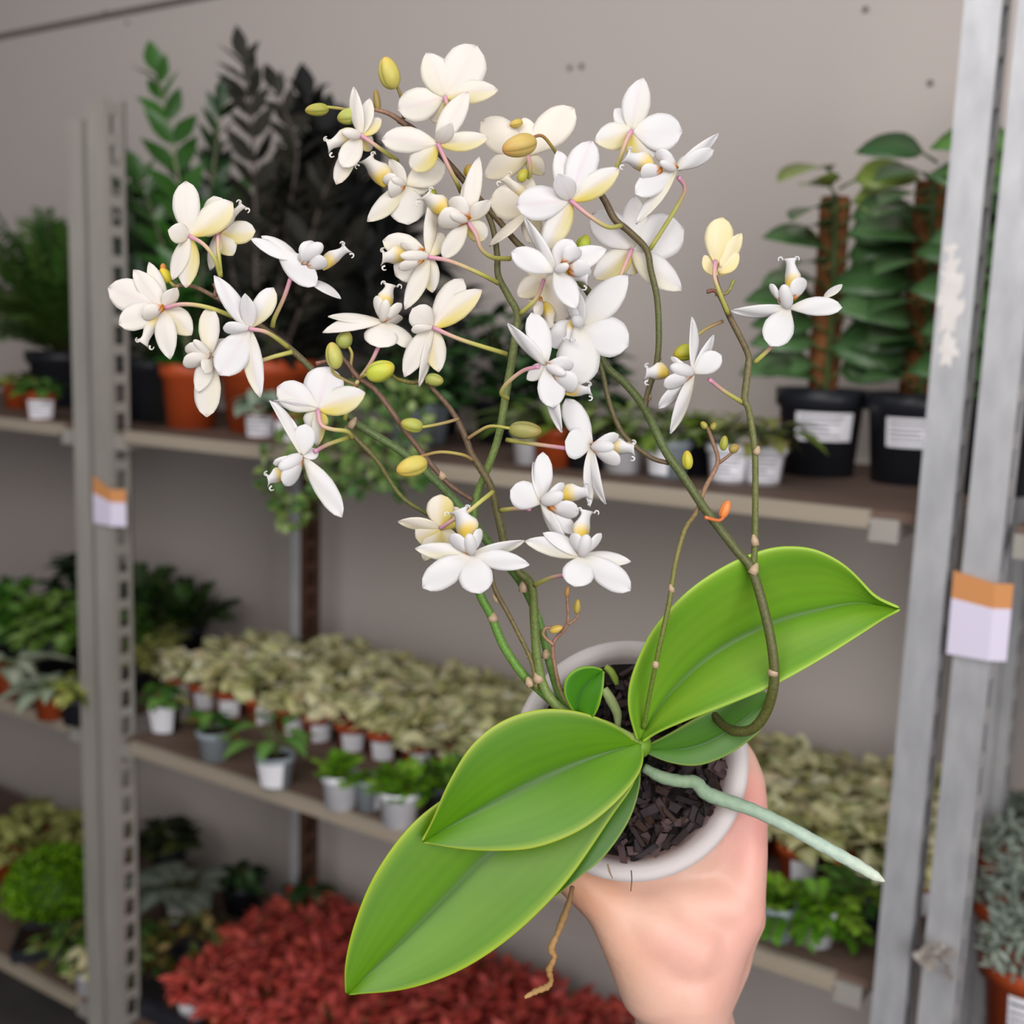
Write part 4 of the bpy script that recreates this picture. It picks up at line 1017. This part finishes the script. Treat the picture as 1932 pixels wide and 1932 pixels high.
# top cluster
flower((839, 182), .553, [(805, 100, 60, .1, 14), (899, 86, 82, 0, 14), (750, 206, 64, .05, 12), (940, 170, 46, .45, 8), (818, 232, 44, .8, 18)], ped=[(839, 182), (846, 205), (852, 235)], tint=C_, vein=.35)
flower((826, 271), .545, [(720, 264, 50, .05, 10), (884, 174, 46, 0, 14), (852, 232, 32, 0, -40), (922, 260, 38, .6, 8), (776, 320, 48, .75, 16)], ped=[(826, 271), (846, 314), (862, 345), (870, 362)], tint=C_, vein=.3)
flower((681, 255), .552, [(668, 164, 26, 0, 10), (698, 186, 30, .05, 30), (719, 224, 32, .6, 22), (634, 348, 34, .2, 6), (646, 316, 42, .05, -20), (700, 284, 30, .8, 24)], lip=(619, 278, 34), col=(646, 250, 20), ped=[(681, 255), (712, 277), (750, 304)], tint=C_, vein=.25)
flower((764, 348), .556, [(839, 312, 52, .1, 8), (770, 424, 68, 0, 4), (693, 418, 38, .25, 8), (735, 300, 28, 0, 6), (812, 352, 40, .1, 20)], lip=(688, 301, 42, (728, 352)), lobes=[(724, 334, 26, (756, 350)), (733, 362, 36, (764, 350))], col=(740, 338, 18), tint=C_)
flower((882, 416), .546, [(904, 296, 34, .05, 6), (926, 378, 30, .1, -14), (836, 487, 36, .1, 6), (916, 452, 40, .75, 24), (880, 340, 32, .1, 26)], lip=(800, 370, 40, (838, 405)), lobes=[(826, 414, 44), (854, 372, 36)], col=(850, 405, 20), ped=[(884, 420), (898, 443), (908, 470), (930, 486), (962, 488)], tint=C_, vein=.2)
flower((808, 482), .550, [(722, 454, 46, .25, 12), (816, 366, 26, .2, 8), (836, 440, 40, .3, 24), (764, 584, 36, .1, 6), (746, 520, 60, .05, 18), (816, 552, 38, .7, 22)], lip=(722, 489, 36, (770, 485)), lobes=[(756, 459, 20, (800, 474)), (752, 505, 20, (800, 490))], col=(756, 483, 21), ped=[(808, 485), (850, 493), (905, 516), (940, 534)], tint=C_, vein=.1)
flower((996, 292), .568, [(908, 228, 66, .05, 8), (1083, 204, 66, 0, 8), (990, 222, 54, .1, 8), (914, 334, 52, .25, 8), (1026, 330, 36, .6, 12)], ped=[(996, 292), (1000, 318), (998, 345)], tint=D_, pz=.570)
flower((1002, 392), .562, [(925, 374, 66, .15, 10), (923, 465, 20, .1, 6), (996, 330, 30, .1, 12), (1040, 372, 40, .1, 10), (1000, 460, 40, .3, 14)], lip=(950, 336, 26), tint=D_)
flower((1076, 378), .544, [(1117, 266, 60, 0, 8), (1169, 318, 48, .75, 6), (1028, 474, 50, .55, 8), (974, 388, 66, 0, 6), (1052, 328, 44, 0, -46), (1052, 284, 44, .05, 20)], ped=[(1076, 378), (1110, 406), (1146, 428), (1172, 426)], pz=.558, vein=.45)
flower((1192, 246), .556, [(1213, 147, 54, .1, 6), (1287, 248, 72, 0, 8), (1122, 266, 54, .55, 4), (1160, 205, 36, .05, 20), (1222, 308, 58, .8, 16)], ped=[(1192, 246), (1180, 270), (1166, 310), (1150, 340)], vein=.3)
flower((1276, 320), .548, [(1355, 252, 24, 0, 8), (1346, 282, 30, 0, -6), (1198, 366, 46, 0, -14), (1200, 423, 24, .2, 4), (1300, 296, 18, 0, 30)], lip=(1180, 298, 40, (1232, 322)), lobes=[(1208, 328, 32, (1250, 322)), (1240, 284, 28)], col=(1246, 306, 18), ped=[(1280, 334), (1292, 356), (1276, 392), (1226, 471)], pz=.562)
flower((1192, 470), .567, [(1198, 370, 52, .05, 6), (1117, 404, 66, 0, 8), (1290, 432, 86, 0, 6), (1120, 526, 54, .7, 8), (1286, 548, 56, .25, 4), (1190, 520, 50, .85, 20)], ped=[(1192, 470), (1176, 508), (1152, 556), (1126, 585)], pz=.567, vein=.25)
flower((1048, 512), .535, [(965, 475, 46, 0, 8), (990, 410, 22, .05, 12), (1087, 582, 46, 0, -16), (1144, 470, 46, .05, 10), (1078, 452, 50, 0, 14)], lip=(1108, 528, 34), lobes=[(1114, 508, 38, (1072, 514)), (1090, 466, 34, (1064, 500))], col=(1072, 500, 18), sp=1.0)
flower((1028, 526), .566, [(976, 558, 44, .3, 10), (998, 572, 36, .6, 10), (1062, 608, 62, .2, 4), (1088, 552, 48, .1, 10), (996, 480, 40, .2, 12)], lip=(1038, 620, 26, (1024, 570)), lobes=[(1014, 596, 20, (1020, 560))], ped=[(1026, 528), (1012, 563), (982, 592)], tint=D_, vein=.2)
flower((1096, 614), .550, [(1184, 520, 62, .05, 6), (1186, 652, 76, 0, 4), (1090, 727, 82, .05, 4), (1036, 652, 56, 0, 16), (1090, 548, 26, 0, 10)], lip=(1072, 640, 14, (1084, 600), -22), lobes=[(1074, 574, 18)], col=(1084, 598, 24))
flower((1031, 690), .540, [(958, 610, 24, 0, 6), (1003, 590, 46, 0, 8), (1044, 769, 52, 0, -10), (1060, 816, 26, 0, 6), (994, 716, 28, .1, 22)], lip=(1114, 738, 26, (1066, 742)), lobes=[(1082, 686, 30), (1088, 732, 40, (1044, 706))], col=(1066, 706, 20), sp=.3, ped=[(1018, 692), (988, 699), (958, 722), (946, 742), (958, 752)])
flower((1116, 842), .546, [(1068, 752, 46, 0, 6), (1066, 832, 60, 0, -10), (1143, 951, 20, 0, 6), (1112, 956, 22, .1, 10), (1090, 800, 26, 0, 16)], lip=(1196, 850, 32, (1140, 846)), lobes=[(1167, 820, 22), (1170, 874, 30)], col=(1158, 843, 26), ped=[(1068, 846), (1010, 838), (956, 830)])
flower((1022, 948), .546, [(1024, 853, 36, 0, 6), (963, 924, 54, 0, -8), (1089, 1008, 36, 0, 4), (1074, 1040, 24, .05, 8), (1006, 872, 20, 0, 14)], lip=(1110, 931, 36, (1056, 940)), lobes=[(1064, 911, 18), (1092, 966, 34, (1034, 956))], col=(1062, 932, 28), ped=[(1000, 960), (970, 960), (945, 963)])
flower((1097, 1049), .540, [(990, 1021, 36, .2, 12), (1024, 1006, 28, 0, 4), (1084, 1107, 60, 0, -18), (1190, 1114, 50, 0, -6), (1190, 1060, 28, .15, 14)], lip=(1110, 963, 34, (1100, 1020), 6), lobes=[(1082, 1006, 24), (1134, 1006, 17)], col=(1108, 1010, 27), ped=[(1070, 1084), (1040, 1090), (1008, 1104)])
flower((890, 1046), .538, [(783, 1035, 34, .35, 12), (797, 1109, 54, 0, -6), (907, 1120, 64, 0, -14), (999, 1066, 38, 0, -4), (989, 1020, 24, .25, 14)], lip=(862, 962, 46, (880, 1015), 6), lobes=[(850, 1009, 26), (905, 997, 19)], col=(885, 1008, 25))
flower((831, 997), .556, [(831, 933, 52, .8, 10), (751, 984, 26, .3, 4), (784, 1014, 52, .75, 10), (800, 1058, 40, .6, 12), (866, 958, 42, .9, 14), (858, 1040, 42, .8, 14)], ped=[(831, 997), (850, 984), (882, 966), (912, 942), (930, 928)], tint=D_, pz=.560, vein=.15)
# left cluster
flower((310, 581), .564, [(204, 543, 64, 0, 8), (252, 509, 42, 0, 4), (281, 495, 32, .15, 14), (334, 543, 30, .1, -18), (362, 632, 48, .45, 8), (321, 678, 42, 0, 4), (224, 612, 50, .05, -8)], lip=(272, 650, 30), lobes=[(268, 596, 30)], ped=[(312, 581), (346, 574), (392, 580), (446, 600)], pz=.571, tint=C_, vein=.35)
flower((357, 446), .562, [(351, 342, 52, 0, 8), (439, 382, 56, .6, 6), (317, 434, 40, .1, -24), (326, 528, 32, .05, 6), (351, 543, 46, .6, 8)], ped=[(358, 446), (384, 461), (405, 488), (416, 522)], tint=C_, vein=.3)
flower((412, 438), .570, [(404, 370, 50, .1, 8), (482, 436, 44, .65, 6), (440, 482, 42, .7, 8), (397, 510, 24, .1, 10), (380, 420, 40, .1, 12)], lip=(460, 388, 20), lobes=[(436, 398, 32)], ped=[(412, 440), (412, 470), (416, 522)], tint=C_)
flower((564, 490), .560, [(493, 446, 26, .1, 14), (473, 451, 26, 0, 4), (597, 539, 48, 0, -14, (522, 470)), (643, 564, 17, 0, 4, (580, 528)), (600, 500, 30, .1, 16)], lip=(656, 470, 28, (608, 508)), lobes=[(586, 454, 34, (576, 500)), (616, 490, 30, (582, 506))], col=(608, 462, 30), ped=[(548, 526), (536, 561), (518, 600), (514, 616)], pz=.572, sp=.4)
flower((470, 620), .556, [(404, 520, 36, 0, 6), (462, 554, 32, 0, -30), (516, 543, 42, .35, 6), (414, 708, 64, 0, -8), (491, 750, 38, .3, 4)], lobes=[(421, 618, 24)], ped=[(470, 620), (505, 628), (545, 656)], pz=.571, vein=.3, sp=0)
flower((397, 672), .562, [(395, 579, 40, .2, 6), (390, 787, 50, .15, 4), (372, 740, 36, .05, -10), (386, 704, 28, .1, -40), (430, 640, 30, .2, 14)], lobes=[(345, 686, 30), (350, 654, 28)], col=(366, 642, 18), ped=[(400, 680), (470, 685), (520, 672), (552, 664)], tint=C_, sp=.2)
flower((600, 772), .556, [(620, 692, 76, 0, 8), (523, 730, 56, .1, 6), (689, 741, 54, .7, 6), (592, 814, 48, .85, 14), (516, 756, 20, .05, 10), (598, 842, 26, .95, 26)], ped=[(600, 774), (606, 801), (626, 810), (654, 814), (664, 826)], pz=.566, vein=.35)
flower((570, 860), .550, [(508, 756, 22, .05, 4), (542, 782, 22, .05, 14), (576, 800, 42, 0, -8), (645, 976, 40, .05, 4), (600, 850, 26, 0, 20)], lip=(506, 908, 30, (540, 896)), lobes=[(515, 874, 18), (537, 916, 34)], col=(527, 884, 28), ped=[(594, 852), (620, 838), (662, 824)], pz=.570)
flower((722, 607), .556, [(609, 628, 26, 0, 4), (619, 598, 18, .05, 12), (715, 656, 64, 0, -18), (781, 655, 30, .1, 4), (760, 600, 20, 0, 18)], lip=(739, 536, 32, (730, 580), 6), lobes=[(711, 558, 19), (757, 572, 19)], col=(729, 566, 22), ped=[(716, 650), (698, 687), (662, 741), (650, 792)], tint=C_)
flower((816, 618), .552, [(873, 526, 50, .05, 6), (909, 547, 48, .7, 6), (778, 582, 50, 0, -30), (763, 711, 42, .05, 4), (828, 702, 44, .65, 10), (790, 729, 20, 0, 14)], lobes=[(776, 622, 18)], ped=[(817, 618), (870, 641), (956, 668)], tint=C_, vein=.35, sp=0)
# right
flower((1488, 581), .552, [(1379, 586, 25, 0, 4), (1589, 580, 36, 0, -6), (1589, 537, 14, .1, 14, (1555, 562)), (1453, 653, 58, 0, -14), (1470, 560, 16, 0, 18)], lip=(1488, 487, 32, (1490, 550), 6), lobes=[(1454, 535, 14, (1474, 570)), (1514, 524, 30, (1496, 566))], col=(1478, 538, 26), ped=[(1462, 648), (1448, 662), (1424, 684)], pz=.560)
flower((1308, 704), .550, [(1305, 598, 18, 0, 4), (1346, 632, 19, 0, 12), (1361, 670, 42, 0, -8), (1242, 770, 25, 0, 4), (1264, 818, 25, .15, 10)], lip=(1219, 706, 34, (1262, 706)), lobes=[(1266, 673, 13), (1252, 728, 28)], col=(1266, 692, 27), ped=[(1338, 716), (1366, 738), (1402, 760)], pz=.564)
flower((1352, 496), .554, [(1362, 410, 54, .25, 2, (1350, 498)), (1399, 440, 32, .1, 6, (1360, 505)), (1394, 478, 32, .35, 4, (1356, 515)), (1328, 482, 28, .3, 4, (1352, 520)), (1362, 522, 42, .8, 14, (1356, 460))], ped=[(1350, 492), (1348, 520), (1356, 548), (1374, 592)], pz=.557, tint=(244, 234, 200), vein=.25)

# ---------------------------------------------------------------- buds
def bud(u, v, L, Wd, ang, z, col, ped=None, pcol=None):
    """ang: direction of the tip in degrees, 0 = right, 90 = up"""
    a = math.radians(ang); d = np.array([math.cos(a), -math.sin(a)])
    k = z / FPX
    ax = M3 @ np.array([d[0], d[1], -.25]) * L / 2 * k; s1 = M3 @ np.array([-d[1], d[0], 0]) * Wd / 2 * k; s2 = nrm(np.cross(ax, s1)) * Wd / 2 * k
    b = MB(); c = PX(u, v, z); n, m = 14, 36; rows = []; K = []
    base = lin(col); tipc = lin(np.clip(np.array(col) * np.array([1.04, .88, .8]) + 6, 0, 255)); crease = lin(np.array(col) * .72)
    for i, t in enumerate(np.linspace(.02, math.pi - .02, n)):
        kk = math.sin(t) * (1 - .22 * (1 + math.cos(t)) / 2); r = []
        for j in range(m):
            p = 2 * math.pi * j / m; cr = 1 - .06 * max(0, math.cos(3 * p + .6)) ** 6
            r.append(c + ax * math.cos(t) + kk * cr * (math.cos(p) * s1 + math.sin(p) * s2))
            q = mix(base, tipc, max(0, math.cos(t)) ** 2 * .8); K.append(mix(q, crease, .8 * max(0, math.cos(3 * p + .6)) ** 30))
        rows.append(r)
    b.grid(np.array(rows), np.array(K), wrap=True, capends=True)
    o = obj('bud', b, MT['pedicel'], orchid)
    if ped:
        pts = [(p[0], p[1], z + (S0 + .003 - z) * i / (len(ped) - 1)) for i, p in enumerate(ped)]
        px_tube(pts, [6, 6.5, 7], 0, 0, pcol or [(170, 166, 76), (160, 140, 84), (130, 104, 76)], n=7, per=5, mat='pedicel', name='pedicel', parent=o)
    return o
YG = (186, 184, 98); GB = (158, 164, 84); OB = (152, 148, 86)
bud(734, 138, 58, 46, 105, .552, (196, 184, 94), [(738, 132), (748, 160), (757, 185), (762, 225)])
bud(598, 207, 44, 27, 190, .556, (158, 156, 66), [(617, 202), (636, 204), (665, 208), (706, 206)])
bud(656, 220, 40, 34, 200, .557, (164, 172, 84), [(670, 214), (690, 208), (706, 206)])
bud(711, 190, 40, 16, 95, .558, (150, 130, 70), [(709, 205), (707, 207)])
bud(980, 275, 68, 48, 200, .546, (196, 168, 94), [(1000, 262), (1022, 256), (1042, 278), (1056, 300)], [(150, 100, 84), (160, 130, 60), (130, 130, 60)])
bud(885, 323, 24, 24, 90, .560, (186, 160, 60)); bud(814, 366, 22, 24, 60, .562, (150, 160, 50)); bud(1101, 459, 32, 30, 60, .562, (176, 190, 62)); bud(974, 233, 26, 18, 200, .566, (196, 170, 80)); bud(986, 331, 26, 22, 60, .560, (190, 186, 70))
bud(630, 671, 50, 36, 100, .552, YG, [(626, 690), (630, 704), (652, 718), (676, 728)])
bud(650, 641, 34, 34, 60, .560, GB, [(658, 654), (664, 668), (662, 690), (668, 712)])
bud(718, 700, 56, 45, 20, .554, (190, 196, 70), [(692, 707), (684, 710), (676, 716)])
bud(820, 717, 34, 28, -10, .555, GB, [(806, 722), (804, 712), (806, 722)])
bud(777, 802, 42, 32, 170, .556, (166, 170, 78), [(796, 806), (820, 802), (846, 796), (866, 790)])
bud(777, 880, 60, 44, 200, .548, (200, 184, 90), [(790, 862), (830, 853), (872, 858), (892, 868)], [(140, 104, 66), (176, 160, 86), (140, 110, 76)])
bud(991, 812, 62, 39, -4, .556, OB, [(962, 808), (925, 804), (900, 816), (882, 828)])
bud(1291, 665, 42, 36, 200, .560, (178, 180, 52), [(1306, 642), (1330, 622), (1364, 606)])
bud(1297, 868, 36, 24, 95, .576, (196, 190, 66)); bud(1368, 961, 36, 22, 70, .572, (232, 140, 76), [(1366, 976), (1355, 982), (1330, 976)], [(226, 128, 70), (220, 120, 70)])
bud(1049, 1187, 26, 17, 20, .576, (206, 176, 84)); bud(1089, 1144, 28, 15, 85, .577, (186, 164, 76)); bud(1070, 1116, 20, 11, 80, .577, (190, 140, 84))
bud(1328, 802, 16, 14, 130, .583, (176, 170, 80)); bud(1346, 804, 15, 13, 60, .583, (170, 160, 76)); bud(1366, 836, 28, 18, 85, .582, (172, 176, 76)); bud(1385, 846, 20, 20, 30, .582, (176, 152, 84))
bud(312, 520, 30, 26, 120, .572, (206, 190, 50), [(320, 532), (330, 540), (336, 540)]); bud(308, 505, 16, 14, 90, .573, (196, 130, 60))

# ---------------------------------------------------------------- the hand
def hand():
    me0 = MB()
    def cap(a, c):
        (u0, v0, z0, r0), (u1, v1, z1, r1) = a, c
        p0, p1 = PX(u0, v0, z0), PX(u1, v1, z1); n = 9
        rr = np.linspace(r0 * z0, r1 * z1, n) / FPX; pts = np.array([p0 + (p1 - p0) * t for t in np.linspace(0, 1, n)])
        ax = nrm(p1 - p0); th = np.linspace(0, math.pi / 2, 5)[1:]
        P2 = np.concatenate([[p0 - ax * rr[0] * math.sin(t) for t in th[::-1]], pts, [p1 + ax * rr[-1] * math.sin(t) for t in th]])
        R2 = np.concatenate([[max(rr[0] * math.cos(t), 1e-5) for t in th[::-1]], rr, [max(rr[-1] * math.cos(t), 1e-5) for t in th]])
        me0.tube(P2, R2, (1, 1, 1), n=20)
    def chain(*nodes):
        for a, c in zip(nodes[:-1], nodes[1:]): cap(a, c)
    # forearm and wrist
    chain((1330, 2420, .75, 118), (1305, 2100, .70, 106), (1288, 1925, .665, 90), (1285, 1850, .658, 98))
    chain((1330, 2420, .76, 118), (1318, 2100, .72, 106), (1296, 1925, .690, 88))
    # back of the hand: a fan of metacarpals from the wrist to the knuckles
    W0 = (1290, 1880, .664, 92)
    chain(W0, (1318, 1790, .660, 92), (1378, 1722, .655, 66)); chain(W0, (1330, 1790, .675, 92), (1384, 1728, .682, 62))
    chain(W0, (1310, 1800, .690, 90), (1372, 1735, .706, 58)); chain(W0, (1290, 1800, .70, 84), (1340, 1740, .728, 52))
    # web between thumb and index finger, pressed against the pot
    chain((1290, 1770, .655, 96), (1230, 1740, .648, 84), (1170, 1715, .644, 56)); chain((1370, 1700, .654, 66), (1290, 1704, .652, 70), (1210, 1706, .650, 60), (1150, 1694, .646, 46))
    chain((1384, 1700, .656, 62), (1300, 1720, .676, 62), (1200, 1712, .676, 56))
    rimc = [(1190 + 226 * math.cos(math.radians(a)), 1431 + 226 * math.sin(math.radians(a)), .652, 42) for a in (30, 44, 58, 72, 86, 98, 108)]
    chain(*rimc); chain(*[(u * .5 + 1400 * .5 if k < 3 else u, v + 24, z + .004, 48) for k, (u, v, z, r) in enumerate(rimc)])
    # thumb along the pot's left side
    chain((1250, 1850, .655, 88), (1196, 1770, .645, 66), (1150, 1706, .642, 50), (1075, 1640, .648, 44), (1008, 1566, .655, 42), (975, 1490, .665, 38), (968, 1450, .670, 33))
    # four fingers around the right side
    chain((1384, 1716, .655, 60), (1403, 1620, .652, 46), (1407, 1520, .654, 42), (1402, 1478, .661, 43), (1388, 1440, .672, 42), (1362, 1400, .690, 38))
    chain((1388, 1728, .682, 58), (1392, 1624, .684, 43), (1378, 1516, .686, 38), (1356, 1456, .704, 34), (1322, 1414, .718, 30))
    chain((1376, 1736, .706, 54), (1374, 1630, .710, 40), (1362, 1530, .714, 35), (1338, 1476, .728, 32), (1306, 1440, .738, 28))
    chain((1342, 1740, .728, 48), (1356, 1640, .736, 35), (1346, 1560, .742, 31), (1322, 1506, .752, 28), (1296, 1480, .760, 24))
    m = me0.mesh('raw_hand')
    o = bpy.data.objects.new('raw_hand', m); COL.objects.link(o)
    r = o.modifiers.new('r', 'REMESH'); r.mode = 'VOXEL'; r.voxel_size = .0022; r.use_smooth_shade = True
    s = o.modifiers.new('s', 'SMOOTH'); s.factor = .5; s.iterations = 16
    dg = bpy.context.evaluated_depsgraph_get(); dg.update()
    me = bpy.data.meshes.new_from_object(o.evaluated_get(dg)); me.name = 'person'
    bpy.data.objects.remove(o)
    n = len(me.vertices); co = np.empty(n * 3); me.vertices.foreach_get('co', co); co = co.reshape(-1, 3)
    base = lin((224, 184, 165)); pink = lin((234, 164, 158)); tan = lin((214, 160, 126))
    C = np.ones((n, 4), np.float32); C[:, :3] = base
    for (u, v, z, rad, c, k) in [(1415, 1510, .640, .022, pink, .8), (1425, 1600, .640, .02, pink, .6), (1420, 1720, .650, .020, pink, .5), (1380, 1800, .640, .03, pink, .3), (1100, 1680, .640, .022, tan, .8), (1185, 1800, .640, .020, tan, .5), (1260, 1800, .63, .018, pink, .3), (1360, 1900, .65, .03, pink, .25)]:
        w = np.exp(-np.sum((co - PX(u, v, z)) ** 2, 1) / rad ** 2)[:, None] * k
        C[:, :3] = C[:, :3] * (1 - w) + c * w
    for ca in list(me.color_attributes): me.color_attributes.remove(ca)
    ca = me.color_attributes.new('Col', 'FLOAT_COLOR', 'POINT'); ca.data.foreach_set('color', C.ravel())
    me.polygons.foreach_set('use_smooth', [True] * len(me.polygons))
    org = PX(1300, 2000, .69)
    co -= org; me.vertices.foreach_set('co', co.ravel()); me.update()
    o = obj('person', me, MT['skin'], None, origin=org)
    tag(o, 'person whose bare right hand and wrist reach up from below, gripping the orchid pot', 'person')
hand()
